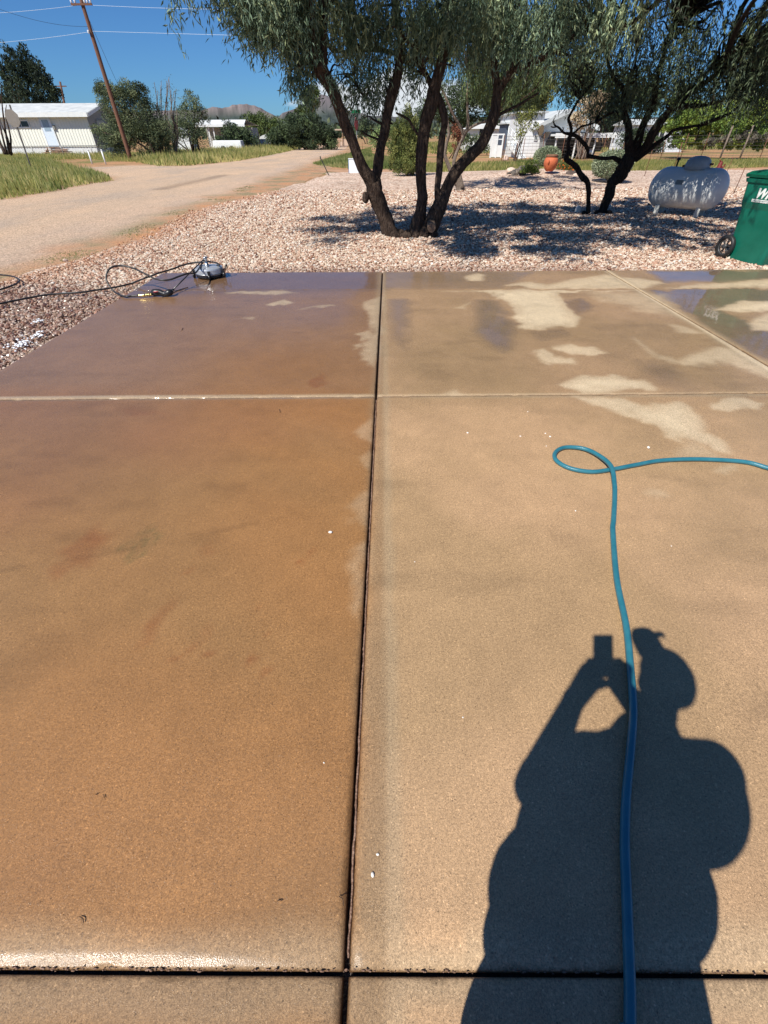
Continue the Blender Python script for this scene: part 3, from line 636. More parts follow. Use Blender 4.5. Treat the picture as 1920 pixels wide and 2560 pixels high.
# ------------------------------------------------------------------ foliage builders
def leaves(base, d, L_, W, col, jitter=.25):
    """diamond leaves: base (n,3), direction d (n,3), length, width"""
    n = len(base); d = d/np.linalg.norm(d, axis=1)[:, None]
    r = rng.normal(size=(n, 3)); s = np.cross(d, r); s /= np.linalg.norm(s, axis=1)[:, None]+1e-9
    up = np.cross(s, d)
    L_ = (L_*rng.uniform(.7, 1.25, n))[:, None]; W = (W*rng.uniform(.75, 1.25, n))[:, None]
    mid = base+d*L_*.45+up*L_*.06; tip = base+d*L_
    V = np.stack([base, mid+s*W*.5, tip, mid-s*W*.5], 1)
    c = np.repeat(col[:, None, :], 4, 1)
    return V.reshape(-1, 3), c.reshape(-1, 3)
def leaf_obj(name, V, c, m, parent):
    F = np.arange(len(V)).reshape(-1, 4); return fast_mesh(name, V, F, m, parent, col=c)
def leaf_mat(name, col, rough=.5, trans=.25, spec=.35):
    return mat(name, col, rough, attr=True, var=.1, vs=1.3, trans=trans, detail=2, spec=spec)
def strands(roots, length, nleaf, L_, W, cols, spread=.28, hang=1.0, origin=None):
    n = len(roots); out = rng.normal(size=(n, 3)); out[:, 2] = 0; out /= np.linalg.norm(out, axis=1)[:, None]
    ln = length*rng.uniform(.5, 1.3, n); t = np.tile(np.linspace(.05, 1, nleaf), (n, 1))+rng.uniform(-.04, .04, (n, nleaf))
    bend = rng.uniform(.25, .9, n)
    pos = roots[:, None]+out[:, None]*(t*ln[:, None]*bend[:, None]*.6)[..., None]
    pos[..., 2] -= hang*(t**1.5*ln[:, None]*(1.05-.35*bend[:, None]))-.12*np.sin(t*3)*ln[:, None]*.4
    pos += rng.normal(0, .02, pos.shape)
    d = out[:, None]*rng.uniform(.1, .7, (n, nleaf, 1))+rng.normal(0, spread, (n, nleaf, 3)); d[..., 2] -= .9*hang
    k = rng.integers(0, len(cols), n); c = np.array(cols)[k][:, None]*rng.uniform(.7, 1.25, (n, nleaf, 1))
    keep = rng.random((n, nleaf)) < .94
    return leaves(pos[keep], d[keep], L_, W, c[keep])
def bark(name, c1, c2):
    return mat(name, c1, .9, col2=c2, vs=7, stretch=(5, 5, 1.0), bump=2.6, bs=17, spec=.2)
bark_dark = bark('bark_dark', (.024, .016, .012, 1), (.15, .105, .078, 1))
bark_black = bark('bark_black', (.012, .009, .008, 1), (.065, .048, .038, 1))
bark_grey = bark('bark_grey', (.16, .12, .095, 1), (.36, .29, .23, 1))

def limb3(pts, Y0, Y1, up=None, n=4):
    """limb from readings (px, py, width px) between depths Y0 and Y1, continued by world offsets"""
    o = []; m = len(pts)
    for i, (a, b, w) in enumerate(pts):
        Y = Y0+(Y1-Y0)*i/max(1, m-1); p = P(a, b, Y); zc = Y*math.cos(PITCH)+(EYE-p[2])*math.sin(PITCH)
        o.append((*p, w*zc/F_PX/2*.97))
    if up:
        for dx, dy, dz, r in up: q = o[-1]; o.append((q[0]+dx, q[1]+dy, q[2]+dz, r))
    o = cr(o, n); return o[:, :3], np.maximum(o[:, 3], .004)
def add_limb(mb, L_, sides=12, noise=.05, store=None):
    p, r = L_; mb.tube(p, r, int(sides*1.6), noise=noise*.5, ridge=.13)
    if store is not None: store.append((p, r))
def twigs(mb, skel, targets, r0=.012, sides=4, sag=.1):
    allp = np.concatenate([p for p, r in skel]); 
    for t in targets:
        t = np.asarray(t)
        d = np.linalg.norm(allp-t, axis=1)+np.where(allp[:, 2] > t[2]+.3, .4, 0); a = allp[np.argmin(d)]
        L_ = np.linalg.norm(t-a)
        m1 = a+(t-a)*.35+rng.normal(0, .10*L_, 3)+(0, 0, .12*L_); m2 = a+(t-a)*.7+rng.normal(0, .07*L_, 3)+(0, 0, .1*L_)
        pts = cr([a, m1, m2, t], 4); mb.tube(pts, np.linspace(r0*(.6+.5*min(L_, 2)), .003, len(pts)), sides)
        skel.append((pts[4:-3], None)) if len(pts) > 8 else None
def branchy(mb, skel, targets, r0, **k):
    s2 = [(p, r) for p, r in skel]; twigs(mb, s2, targets, r0, **k)

# ---- the big multi trunk willow leaved tree in the yard
tr = thing('willow_leaf_tree', 'largest dark trunked tree with several leaning stems and drooping narrow leaves, nearest the driveway', 'tree', tuple(G(1030, 584)), group='drooping trees in the gravel yard')
O = np.array([*G(1030, 584)[:2], 0.0])
def rel(mb, o=O):
    for i in range(len(mb.v)): mb.v[i] = mb.v[i]-o
    return mb
mb = MB(); sk = []
add_limb(mb, limb3([(988, 600, 54), (974, 580, 40), (966, 553, 37), (954, 525, 37), (944, 498, 40), (936, 474, 42), (932, 452, 38)], 10.4, 10.2), 16, .06, sk)
add_limb(mb, limb3([(934, 470, 32), (922, 443, 30), (905, 416, 27), (884, 360, 27), (863, 309, 28), (843, 255, 29), (824, 212, 29), (806, 184, 32), (796, 169, 33), (790, 145, 22), (786, 120, 16), (780, 70, 14), (776, 10, 14)], 10.2, 9.6, [(-.15, -.1, .6, .05), (-.4, -.4, .6, .035), (-.5, -.4, .3, .02)]), 14, .05, sk)
add_limb(mb, limb3([(804, 176, 26), (808, 145, 22), (808, 96, 19), (811, 50, 18), (810, 5, 17)], 9.68, 9.9, [(.1, .1, .6, .06), (.3, .2, .7, .04), (.4, .3, .5, .02)]), 12, .05, sk)
add_limb(mb, limb3([(935, 462, 24), (943, 430, 24), (947, 398, 25), (952, 366, 23), (959, 337, 24), (968, 290, 25), (979, 241, 26), (990, 205, 24), (998, 169, 22), (1001, 130, 20), (1003, 96, 19), (996, 60, 19), (988, 10, 18)], 10.3, 10.8, [(-.1, 0, .7, .07), (-.3, -.3, .7, .05), (-.5, -.5, .5, .02)]), 14, .05, sk)
add_limb(mb, limb3([(1038, 602, 52), (1041, 584, 40), (1045, 555, 34), (1052, 525, 30), (1055, 495, 27), (1054, 470, 26), (1052, 416, 27), (1056, 366, 28), (1064, 315, 30), (1075, 270, 32), (1085, 225, 30), (1094, 190, 26), (1104, 159, 24), (1112, 125, 22), (1118, 96, 20), (1123, 50, 18), (1128, 5, 17)], 10.35, 10.5, [(.15, -.2, .7, .07), (.3, -.4, .6, .05), (.4, -.4, .4, .02)]), 14, .05, sk)
add_limb(mb, limb3([(1058, 596, 34), (1073, 572, 40), (1085, 545, 40), (1095, 525, 39), (1105, 500, 33), (1113, 481, 30), (1131, 443, 27), (1153, 413, 26), (1178, 388, 26), (1199, 366, 26), (1218, 332, 27), (1233, 297, 27), (1240, 262, 24), (1243, 232, 22), (1240, 200, 19), (1238, 173, 18), (1234, 140, 15), (1233, 110, 14), (1237, 60, 13), (1242, 5, 12)], 10.25, 10.6, [(.1, .2, .6, .04), (.2, .2, .5, .02)]), 14, .05, sk)
add_limb(mb, limb3([(1100, 512, 20), (1093, 485, 17), (1097, 434, 17), (1100, 391, 18), (1104, 350, 17), (1111, 309, 17), (1108, 280, 18), (1100, 255, 18), (1090, 232, 16)], 10.3, 10.5), 12, .05, sk)
add_limb(mb, limb3([(1244, 236, 20), (1258, 208, 20), (1273, 188, 20), (1292, 172, 18), (1313, 161, 17), (1338, 152, 15), (1362, 141, 14), (1386, 128, 14), (1406, 114, 14), (1446, 84, 12), (1490, 76, 10), (1525, 74, 9), (1584, 54, 8)], 10.5, 10.0, [(.4, -.2, .3, .03), (.4, -.2, .2, .012)]), 12, .04, sk)
add_limb(mb, limb3([(1240, 292, 9), (1265, 278, 7), (1298, 262, 6), (1325, 245, 5), (1347, 232, 4)], 10.5, 10.8), 8, .04, sk)
add_limb(mb, limb3([(1080, 218, 16), (1073, 202, 14), (1060, 178, 12), (1041, 159, 11), (1020, 150, 9), (1008, 140, 8), (985, 132, 9), (969, 128, 9), (935, 124, 10), (901, 126, 9), (868, 130, 8), (834, 128, 6)], 10.5, 11.0), 10, .05, sk)
add_limb(mb, limb3([(899, 128, 8), (893, 145, 8), (887, 165, 8), (885, 187, 7), (889, 209, 7), (901, 231, 5), (915, 243, 3)], 10.9, 10.8), 8, .05, sk)
add_limb(mb, limb3([(1062, 180, 9), (1058, 155, 9), (1048, 125, 8), (1030, 112, 7), (1012, 98, 6)], 10.5, 10.3), 8, .04, sk)
add_limb(mb, limb3([(1060, 160, 8), (1072, 140, 8), (1090, 118, 8), (1104, 104, 7)], 10.5, 10.4), 8, .04, sk)
add_limb(mb, limb3([(1050, 345, 6), (1035, 322, 7), (1022, 300, 6), (1010, 292, 5), (990, 282, 4)], 10.5, 10.6), 7, .04)
mb.ball(P(914, 494, 10.15), (.065, .07, .095), 12)
for i in range(22):                         # flares and burls round the root crown
    a = rng.uniform(0, 6.28); q = G(1035, 588)+np.array((math.cos(a)*.42, math.sin(a)*.14, .01)); mb.ball(q, rng.uniform(.03, .085), 8)
trunk = rel(mb).build('trunk', bark_dark, tr)
mb = MB(); c_ = P(1079, 570, 9.95)-O; mb.tube([c_+(0, .16, .05), c_+(.0, .02, .01), c_+(-.0, -.02, 0)], [.085, .08, .076], 14, noise=.03); stub = mb.build('cut_stub', mat('cut_wood', C(120, 100, 84), .8, var=.3, vs=30, bump=.3), tr)
stub['label'] = 'round sawn off branch stub at the foot of the trunks'

# crown: twigs first, then strands of narrow leaves
vis = [  # px, py, Y, radius m, strands
 (440, -22, 8.6, .07, 4), (418, 10, 8.6, .04, 2), (505, -42, 8.9, .08, 3), (565, -60, 9.0, .2, 12), (545, -30, 9.0, .08, 3),
 (600, -40, 9.4, .32, 60), (650, -20, 9.5, .34, 80), (690, 15, 9.6, .32, 80), (632, 40, 9.5, .16, 26), (660, 60, 9.5, .15, 24), (620, 15, 9.5, .18, 26), (720, -10, 9.7, .35, 90), (730, 55, 9.8, .22, 34), (765, 20, 9.9, .32, 80), (718, 95, 9.8, .13, 14), (745, 130, 9.8, .16, 17), (770, 90, 9.9, .22, 34),
 (738, 180, 9.8, .12, 12), (722, 188, 9.7, .07, 6), (762, 215, 9.8, .10, 6), (775, 165, 9.9, .14, 10), (830, 0, 10.2, .35, 80), (850, 60, 10.3, .25, 35), (835, 195, 9.8, .12, 7),
 (880, -10, 10.4, .35, 80), (905, 50, 10.6, .28, 50), (945, 10, 10.5, .35, 80), (880, 45, 10.2, .2, 30), (960, 70, 10.6, .25, 34), (925, 95, 10.8, .25, 28), (870, 130, 10.8, .28, 22), (905, 160, 10.8, .28, 26), (945, 150, 10.9, .28, 30), (930, 205, 10.8, .25, 24), (895, 235, 10.8, .2, 14), (950, 238, 10.9, .2, 16), (860, 190, 10.8, .18, 12), (965, 190, 10.9, .22, 18), (915, 255, 10.8, .15, 7), (868, 225, 10.7, .15, 8),
 (1025, 0, 10.6, .35, 80), (1050, 50, 10.5, .3, 60), (1020, 70, 10.5, .25, 36), (1065, 100, 10.8, .28, 34), (1035, 130, 11, .28, 24), (1025, 185, 11.0, .24, 18), (1090, 30, 10.3, .3, 60),
 (1150, -10, 10.4, .4, 110), (1160, 40, 10.2, .3, 60), (1200, 20, 10.4, .35, 90), (1180, 70, 10.6, .3, 50), (1255, 0, 10.4, .35, 90), (1280, 50, 10.4, .32, 60), (1220, 90, 10.7, .28, 34), (1300, 90, 10.3, .25, 30), (1330, 15, 10.2, .35, 70), (1375, 40, 10.1, .32, 40), (1420, 5, 10.0, .35, 65), (1405, 85, 10.0, .22, 20), (1450, 45, 10.0, .28, 40), (1500, 0, 10.0, .35, 60), (1545, 35, 10.0, .3, 35), (1260, 120, 10.6, .22, 22), (1600, 0, 10.0, .35, 50)]
cols_main = [C(118, 134, 100)[:3], C(98, 116, 86)[:3], C(80, 98, 76)[:3], C(136, 146, 104)[:3], C(92, 108, 88)[:3], C(70, 84, 66)[:3]]
cols_vis = [C(126, 144, 118)[:3], C(104, 124, 102)[:3], C(84, 104, 84)[:3], C(146, 158, 122)[:3], C(96, 116, 100)[:3], C(70, 88, 70)[:3]]
cV = []; cC = []; tg = []
for a, b, Y_, r, n in vis:
    c0 = P(a, b, Y_)-O; tg += [c0+O, c0+O+rng.normal(0, r*.6, 3)]
    roots = c0+rng.normal(0, 1, (int(n*(1.75 if a < 800 else 1.15)), 3))*r*np.array((.62, .75, .42))
    v, c = strands(roots, .36+.25*min(r, .3), 13, .098, .0195, cols_vis, spread=.42); cV.append(v); cC.append(c*1.4)
def bulk(c0, rad, n, ln, cols, zmin, leafL=.09, leafW=.017, nleaf=12, cl=90, tight=.38):
    c0 = np.array(c0); k = rng.normal(size=(cl*3, 3)); k /= np.linalg.norm(k, axis=1)[:, None]; k *= (rng.random((cl*3, 1))**.35); k = k*np.array(rad)+c0
    k = k[k[:, 2] > zmin][:cl]
    roots = k[rng.integers(0, len(k), n)]+rng.normal(0, tight*.66, (n, 3))*np.array((1, 1, .45)); roots[:, 2] = np.maximum(roots[:, 2], zmin)
    roots[:, 2] += .14*np.maximum(0, roots[:, 1]-9.5)*(zmin > 3.4)
    v, c = strands(roots, ln, nleaf, leafL, leafW, cols)
    # leaves thinned along the sun direction to let dappled light through
    b_ = v.reshape(-1, 4, 3)[:, 0]; u1 = b_[:, 0]+SX*b_[:, 2]; u2 = b_[:, 1]+SY*b_[:, 2]; nn = fbm(u1*2.3, u2*1.7, 3, 66); kp = (nn > .37) | (rng.random(len(nn)) < .12)
    v = v.reshape(-1, 4, 3)[kp].reshape(-1, 3); c = c.reshape(-1, 4, 3)[kp].reshape(-1, 3); return v, c, k
v, c, k1 = bulk((.3, 9.0, 4.1), (4.3, 3.9, 1.4), 11500, .42, cols_main, 3.75, .11, .028, 12, 130); cV.append(v-O); cC.append(c)
v, c, k2 = bulk((.2, 9.9, 3.9), (2.4, 2.6, .6), 900, .4, cols_main, 3.6, .1, .018, 12, 40); cV.append(v-O); cC.append(c)
leaf_obj('crown', np.concatenate(cV), np.concatenate(cC), leaf_mat('willow_leaf', (1.0, 1.0, 1.0, 1)), tr)
mb = MB(); branchy(mb, sk, tg[16:]+[t+rng.normal(0, .22, 3) for t in tg[40:]]+list(k1[::2])+list(k2[::2]), .024); rel(mb).build('branches', bark_dark, tr)

# ---- the dark tree beside the tank
O = np.array([*G(1500, 530)[:2], 0.0])
tr = thing('willow_leaf_tree', 'almost black gnarled tree with a wide fan of limbs, left of the grey tank', 'tree', tuple(O), group='drooping trees in the gravel yard')
mb = MB(); sk = []
def al(pts, a, b, up=None, sides=12): add_limb(mb, limb3(pts, a, b, up), sides, .06, sk)
al([(1498, 540, 34), (1505, 528, 22), (1514, 508, 23), (1523, 490, 25), (1526, 472, 24), (1530, 458, 25), (1541, 446, 28), (1552, 436, 31), (1558, 424, 33), (1563, 413, 35), (1575, 391, 34)], 13.4, 13.2)
al([(1570, 400, 26), (1573, 380, 22), (1572, 358, 20), (1571, 322, 17), (1566, 298, 15), (1561, 277, 14), (1560, 252, 13), (1560, 228, 12), (1548, 210, 9), (1533, 194, 8), (1522, 165, 6), (1515, 130, 5)], 13.2, 12.6)
al([(1560, 232, 9), (1572, 205, 8), (1580, 182, 7), (1588, 160, 6), (1592, 120, 5)], 12.8, 12.5)
al([(1580, 388, 24), (1593, 358, 21), (1600, 338, 19), (1604, 322, 18), (1618, 290, 17), (1631, 265, 16), (1637, 240, 13), (1639, 212, 12), (1645, 185, 10), (1650, 164, 10), (1660, 130, 8), (1666, 100, 7), (1690, 60, 6)], 13.2, 12.2)
al([(1585, 392, 24), (1600, 378, 20), (1615, 366, 19), (1625, 348, 22), (1633, 331, 24), (1651, 304, 22), (1666, 286, 17), (1682, 270, 14), (1715, 265, 11), (1745, 265, 9), (1770, 260, 8), (1793, 255, 6), (1830, 240, 5)], 13.2, 11.8)
al([(1678, 274, 9), (1697, 246, 8), (1722, 225, 7), (1760, 205, 6), (1800, 180, 5)], 12.8, 11.8)
al([(1590, 396, 18), (1606, 387, 13), (1633, 366, 11), (1655, 350, 10), (1669, 340, 9), (1683, 326, 7), (1720, 318, 6), (1750, 312, 4)], 13.2, 12.2)
al([(1472, 542, 16), (1470, 528, 11), (1471, 510, 10), (1471, 494, 11), (1472, 474, 12), (1469, 458, 12), (1463, 448, 13), (1456, 443, 13), (1447, 430, 12), (1440, 416, 12), (1427, 406, 12), (1416, 398, 13), (1417, 388, 11), (1422, 380, 10), (1421, 368, 9), (1420, 358, 9), (1424, 346, 10), (1427, 335, 10)], 13.4, 13.0, sides=10)
al([(1427, 337, 9), (1428, 322, 7), (1425, 310, 7), (1421, 297, 7), (1427, 284, 6), (1434, 272, 6), (1441, 260, 5), (1447, 250, 5), (1462, 232, 5), (1478, 212, 5), (1490, 185, 4), (1510, 160, 4)], 13.0, 12.7, sides=8)
al([(1426, 336, 7), (1414, 334, 5), (1406, 329, 5), (1400, 322, 5), (1394, 317, 4), (1387, 313, 4), (1382, 302, 3)], 13.0, 12.9, sides=7)
al([(1406, 330, 3), (1408, 322, 3), (1407, 318, 2)], 13.0, 12.9, sides=6); al([(1393, 317, 3), (1383, 318, 3), (1377, 316, 2)], 12.95, 12.9, sides=6)
al([(1430, 336, 6), (1440, 328, 5), (1452, 317, 5), (1462, 314, 4), (1474, 311, 4), (1490, 306, 3)], 13.0, 12.9, sides=7)
al([(1553, 412, 13), (1550, 404, 12), (1535, 395, 9), (1520, 396, 8), (1507, 396, 8), (1495, 394, 8), (1485, 393, 8), (1475, 391, 8), (1469, 388, 8), (1470, 380, 7), (1469, 373, 8), (1463, 362, 9), (1452, 351, 8), (1440, 340, 8), (1429, 336, 8)], 13.3, 13.0, sides=9)
for i in range(10):
    a = rng.uniform(0, 6.28); mb.ball(np.array([*G(1490, 532)[:2], 0])+np.array((math.cos(a)*.35, math.sin(a)*.12, .0)), rng.uniform(.03, .07), 8)
rel(mb, O).build('trunk', bark_black, tr)
cols_dark = [C(86, 100, 74)[:3], C(68, 82, 62)[:3], C(54, 66, 50)[:3], C(102, 112, 78)[:3], C(62, 74, 60)[:3]]
cV = []; cC = []
visr = [(1480, 40, 12.5, .45, 60), (1530, 110, 12.4, .4, 34), (1500, 150, 12.5, .4, 40), (1450, 170, 12.6, .35, 36), (1430, 130, 12.4, .3, 26), (1420, 205, 12.8, .28, 18), (1470, 215, 12.8, .3, 30), (1600, 100, 12.2, .4, 44), (1640, 60, 12, .45, 60), (1690, 30, 12, .45, 60), (1700, 100, 12, .4, 46), (1750, 60, 11.8, .4, 40), (1800, 30, 11.6, .45, 44), (1860, 60, 11.4, .45, 60), (1900, 30, 11.2, .4, 50), (1780, 130, 11.8, .35, 36), (1840, 150, 11.6, .42, 80), (1890, 130, 11.4, .4, 80), (1920, 180, 11.2, .4, 90), (1870, 200, 11.5, .36, 70), (1810, 190, 11.8, .35, 54), (1760, 190, 12, .32, 36), (1720, 180, 12.2, .32, 34), (1690, 200, 12.4, .3, 30), (1640, 170, 12.5, .32, 34), (1600, 190, 12.6, .34, 46), (1560, 170, 12.7, .32, 36), (1530, 230, 12.8, .32, 44), (1590, 240, 12.8, .3, 34), (1500, 262, 13, .25, 26), (1540, 280, 13, .25, 30), (1650, 235, 12.6, .28, 26), (1740, 215, 12.2, .28, 26), (1560, 60, 12.4, .35, 34), (1670, 140, 12.2, .3, 24), (1740, 110, 12, .3, 24), (1830, 225, 11.7, .25, 26), (1900, 235, 11.4, .25, 26), (1700, 250, 12.6, .2, 12), (1780, 235, 12, .22, 16), (1960, 100, 11, .5, 80), (1980, 220, 11, .4, 50)]
tg = []
for a, b, Y_, r, n in visr:
    c0 = P(a, b, Y_)-O; tg += [c0+O, c0+O+rng.normal(0, r*.6, 3)]
    roots = c0+rng.normal(0, 1, (int(n*1.0), 3))*r*np.array((.7, .8, .5)); v, c = strands(roots, .40, 12, .09, .019, cols_dark, spread=.4); cV.append(v); cC.append(c*1.3)
v, c, k1 = bulk((5.6, 10.4, 4.0), (4.4, 3.2, 1.0), 9500, .4, cols_dark, 3.6, .11, .027, 11, 75); cV.append(v-O); cC.append(c)
v, c, k2 = bulk((9.6, 12.4, 3.2), (2.2, 2.4, 1.2), 1100, .4, cols_dark, 2.7, .1, .022, 11, 40); cV.append(v-O); cC.append(c)
leaf_obj('crown', np.concatenate(cV), np.concatenate(cC), leaf_mat('dark_leaf', (1.0, 1.0, 1.0, 1), trans=.12), tr)
mb = MB(); branchy(mb, sk, tg+[t+rng.normal(0, .35, 3) for t in tg]+list(k1[::2])+list(k2[::2]), .032); rel(mb, O).build('branches', bark_black, tr)

# ---- third tree, farther back
O = np.array([*G(1146, 474)[:2], 0.0])
tr = thing('willow_leaf_tree', 'pale trunked smaller tree standing behind the big multi trunk tree', 'tree', tuple(O), group='drooping trees in the gravel yard')
mb = MB(); sk = []
def al(pts, a, b, up=None, sides=10): add_limb(mb, limb3(pts, a, b, up), sides, .05, sk)
al([(1150, 476, 26), (1147, 466, 16), (1140, 450, 12), (1129, 432, 11), (1120, 410, 10), (1112, 385, 9), (1116, 360, 8), (1122, 335, 7), (1118, 300, 6), (1110, 260, 5)], 19.4, 19.2)
al([(1142, 462, 12), (1134, 425, 9), (1136, 398, 9), (1142, 380, 8), (1148, 365, 8), (1155, 350, 8), (1160, 338, 9), (1168, 322, 8), (1170, 300, 6), (1169, 280, 6), (1168, 234, 5), (1170, 190, 4)], 19.4, 19.4)
al([(1160, 340, 8), (1153, 321, 8), (1147, 310, 7), (1141, 300, 7), (1130, 280, 6), (1122, 263, 6), (1112, 239, 5), (1100, 215, 4)], 19.4, 19.2)
al([(1168, 326, 7), (1178, 318, 6), (1189, 312, 6), (1205, 306, 5), (1221, 300, 5), (1240, 285, 4), (1262, 268, 3)], 19.4, 19.6)
al([(1156, 470, 12), (1152, 452, 10), (1150, 440, 9), (1143, 420, 7)], 19.3, 19.3)
rel(mb, O).build('trunk', bark_grey, tr)
cols_mid = [C(112, 130, 82)[:3], C(96, 114, 74)[:3], C(82, 98, 66)[:3], C(128, 140, 84)[:3], C(74, 90, 62)[:3]]
v, c, k1 = bulk((4.0, 19.4, 3.55), (2.9, 2.6, 1.7), 3000, .5, cols_mid, 2.35, .12, .022, 12, 90, .3); 
v2, c2, k2 = bulk((2.1, 19.2, 3.9), (2.0, 1.8, 1.2), 800, .5, cols_mid, 2.5, .13, .026, 12, 50, .3)
leaf_obj('crown', np.concatenate([v, v2])-O, np.concatenate([c, c2]), leaf_mat('mid_leaf', (1, 1, 1, 1)), tr)
mb = MB(); branchy(mb, sk, list(k1[::2])+list(k2[::2]), .02); rel(mb, O).build('branches', bark_dark, tr)

# ---- background trees and bushes
leafy = leaf_mat('bush_leaf', (1, 1, 1, 1), rough=.6, trans=.15, spec=.2)
def bush(name, label, cat, lobes, Y, base, col, n=5000, leaf=.16, trunk=True, stems=5, group=None, tk=.12, bark_=None, elong=1.0, up=.15, gap=.0, skirt=None):
    """lobes: (px, py, halfwidth px, halfheight px, weight) ellipsoids of foliage at distance Y"""
    skirt = (cat == 'bush' or name == 'mesquite_tree') and name != 'bare_grey_bush' if skirt is None else skirt
    zc = Y*math.cos(PITCH); sc_ = zc/F_PX; vs = F_PX/math.cos(PITCH)**2/Y   # px per metre up
    b0 = P(base, 335, Y); b0[2] = -.1
    tr = thing(name, label, cat, tuple(b0), group=group)
    if skirt:
        x0_ = min(l[0]-l[2]*.8 for l in lobes); x1_ = max(l[0]+l[2]*.8 for l in lobes); yb_ = 336+F_PX/math.cos(PITCH)**2*1.6/Y; ym_ = np.mean([l[1] for l in lobes]); k_ = max(2, int((x1_-x0_)/40))
        for j_ in range(k_): lobes = lobes+[(x0_+(x1_-x0_)*(j_+.5)/k_, (yb_+max(ym_, 300))/2+2, (x1_-x0_)/k_*.62, (yb_-max(ym_, 300))/2+3, .55)]
    tot = sum(l[4] for l in lobes); Vs = []; Cs = []; cen = []
    for a, b, hw, hh, w in lobes:
        c0 = P(a, b, Y)-b0; rad = np.array((hw*sc_, min(hw, hh*1.5)*sc_*.9, hh/vs)); k = max(10, int(34*w))
        q = rng.normal(size=(k, 3)); q /= np.linalg.norm(q, axis=1)[:, None]; q *= rng.random((k, 1))**.4*.95; cc = c0+q*rad; cen.append((c0, rad, cc))
        m = int(n*w/tot); j = rng.integers(0, k, m); s = rng.normal(size=(m, 3)); s /= np.linalg.norm(s, axis=1)[:, None]
        cr_ = (np.min(rad)*.40*rng.uniform(.55, 1.25, k))[j][:, None]; pos = cc[j]+s*cr_*rng.uniform(.55, 1.15, (m, 1))*np.array((1, 1, .8*elong))
        pos[:, 2] = np.maximum(pos[:, 2], .05+rng.random(m)*.2)
        d = s*.8+rng.normal(0, .5, (m, 3)); d[:, 2] += up
        ci = rng.integers(0, len(col), k)[j]; c = np.array([x[:3] for x in col])[ci]*rng.uniform(.7, 1.3, (m, 1))*1.4
        v, c = leaves(pos, d, leaf, leaf*.5, c); Vs.append(v); Cs.append(c)
    leaf_obj('crown', np.concatenate(Vs), np.concatenate(Cs), leafy, tr)
    if trunk:
        mb = MB()
        for i in range(stems):
            c0, rad, cc = cen[i % len(cen)]; e = cc[rng.integers(0, len(cc))]; a0 = np.array((rng.normal(0, .25), rng.normal(0, .2), -.05))
            mid = a0*.5+e*.5*np.array((.6, .6, 1))+rng.normal(0, .15, 3)
            mb.tube(cr([a0, mid, e], 5), np.linspace(tk, tk*.25, 11), 6, noise=.05)
        mb.build('trunk', bark_ or bark_dark, tr)
    return tr
G1 = [C(98, 108, 78), C(80, 92, 68), C(116, 124, 90), C(68, 78, 58)]
G2 = [C(70, 84, 60), C(58, 70, 50), C(84, 98, 66), C(48, 58, 44)]
G3 = [C(104, 124, 62), C(122, 140, 66), C(88, 108, 54), C(138, 150, 74)]
KB = [C(50, 62, 50), C(40, 50, 42), C(62, 74, 56)]
gb = 'trees and bushes along the far side of the road'
bush('dark_evergreen_tree', 'tall dark evergreen with several pointed tops behind the corrugated mobile home', 'tree', [(34, 170, 17, 52, 1), (78, 172, 20, 52, 1.2), (16, 200, 12, 46, .7), (105, 195, 22, 46, 1), (130, 228, 14, 28, .6), (60, 222, 44, 36, 1.6), (146, 245, 14, 22, .4), (58, 175, 14, 40, .7), (60, 262, 70, 34, 2), (20, 255, 26, 36, 1), (120, 262, 30, 26, 1)], 85, 80, KB, 15000, .30, elong=1.6, up=.9, tk=.3)
bush('mesquite_bush', 'large round grey green bush growing over the foot of the utility pole', 'bush', [(300, 275, 50, 48, 2), (265, 235, 30, 32, .9), (320, 235, 34, 32, 1), (360, 290, 38, 50, 1.4), (350, 240, 24, 30, .7), (300, 335, 48, 40, 1.3), (375, 335, 34, 38, 1), (252, 225, 16, 20, .3), (395, 330, 34, 40, .9), (330, 330, 40, 36, 1), (290, 355, 40, 24, .8)], 50, 378, G1, 62000, .105, tk=.14, stems=9, group=gb)
bush('mesquite_tree', 'thin feathery tree left of the white porch roof', 'tree', [(480, 255, 26, 26, .8), (470, 295, 32, 34, 1), (500, 285, 22, 30, .8), (450, 320, 34, 28, .9), (490, 335, 26, 24, .6), (425, 340, 26, 26, .6)], 54, 470, G1, 13000, .11, tk=.09, stems=10, group=gb)
bush('mesquite_bush', 'dark bush in front of the white porch', 'bush', [(575, 325, 30, 22, 1), (605, 340, 28, 20, 1), (560, 345, 22, 16, .6), (625, 348, 24, 18, .7)], 72, 590, G2, 8000, .2, tk=.1, group=gb)
bush('mesquite_bush', 'green tree right above the small white shed', 'bush', [(655, 310, 34, 26, 1), (625, 305, 26, 20, .7), (690, 318, 26, 24, .8), (700, 335, 24, 22, .8)], 105, 650, [C(96, 110, 60), C(80, 94, 54), C(66, 80, 50)], 11000, .28, tk=.12, group=gb)
bush('mesquite_bush', 'biggest dark bush at the road edge below the pine', 'bush', [(735, 325, 38, 34, 1.6), (780, 320, 34, 32, 1.4), (815, 335, 28, 26, 1), (715, 345, 26, 20, .7), (760, 345, 44, 20, 1), (835, 345, 18, 18, .5), (770, 298, 26, 16, .5), (690, 335, 26, 26, .8), (740, 300, 30, 20, .7)], 80, 765, G2, 34000, .2, tk=.12, stems=8, group=gb)
bush('pine_tree', 'rounded pine standing above the roadside bushes', 'tree', [(776, 245, 24, 28, 1.2), (772, 262, 26, 22, .8), (748, 275, 12, 10, .4), (782, 232, 16, 18, .5), (765, 285, 24, 16, .5)], 98, 772, [C(78, 92, 50), C(62, 76, 44), C(92, 104, 58)], 8500, .24, elong=1.2, up=.6, tk=.25, stems=3, group=gb)
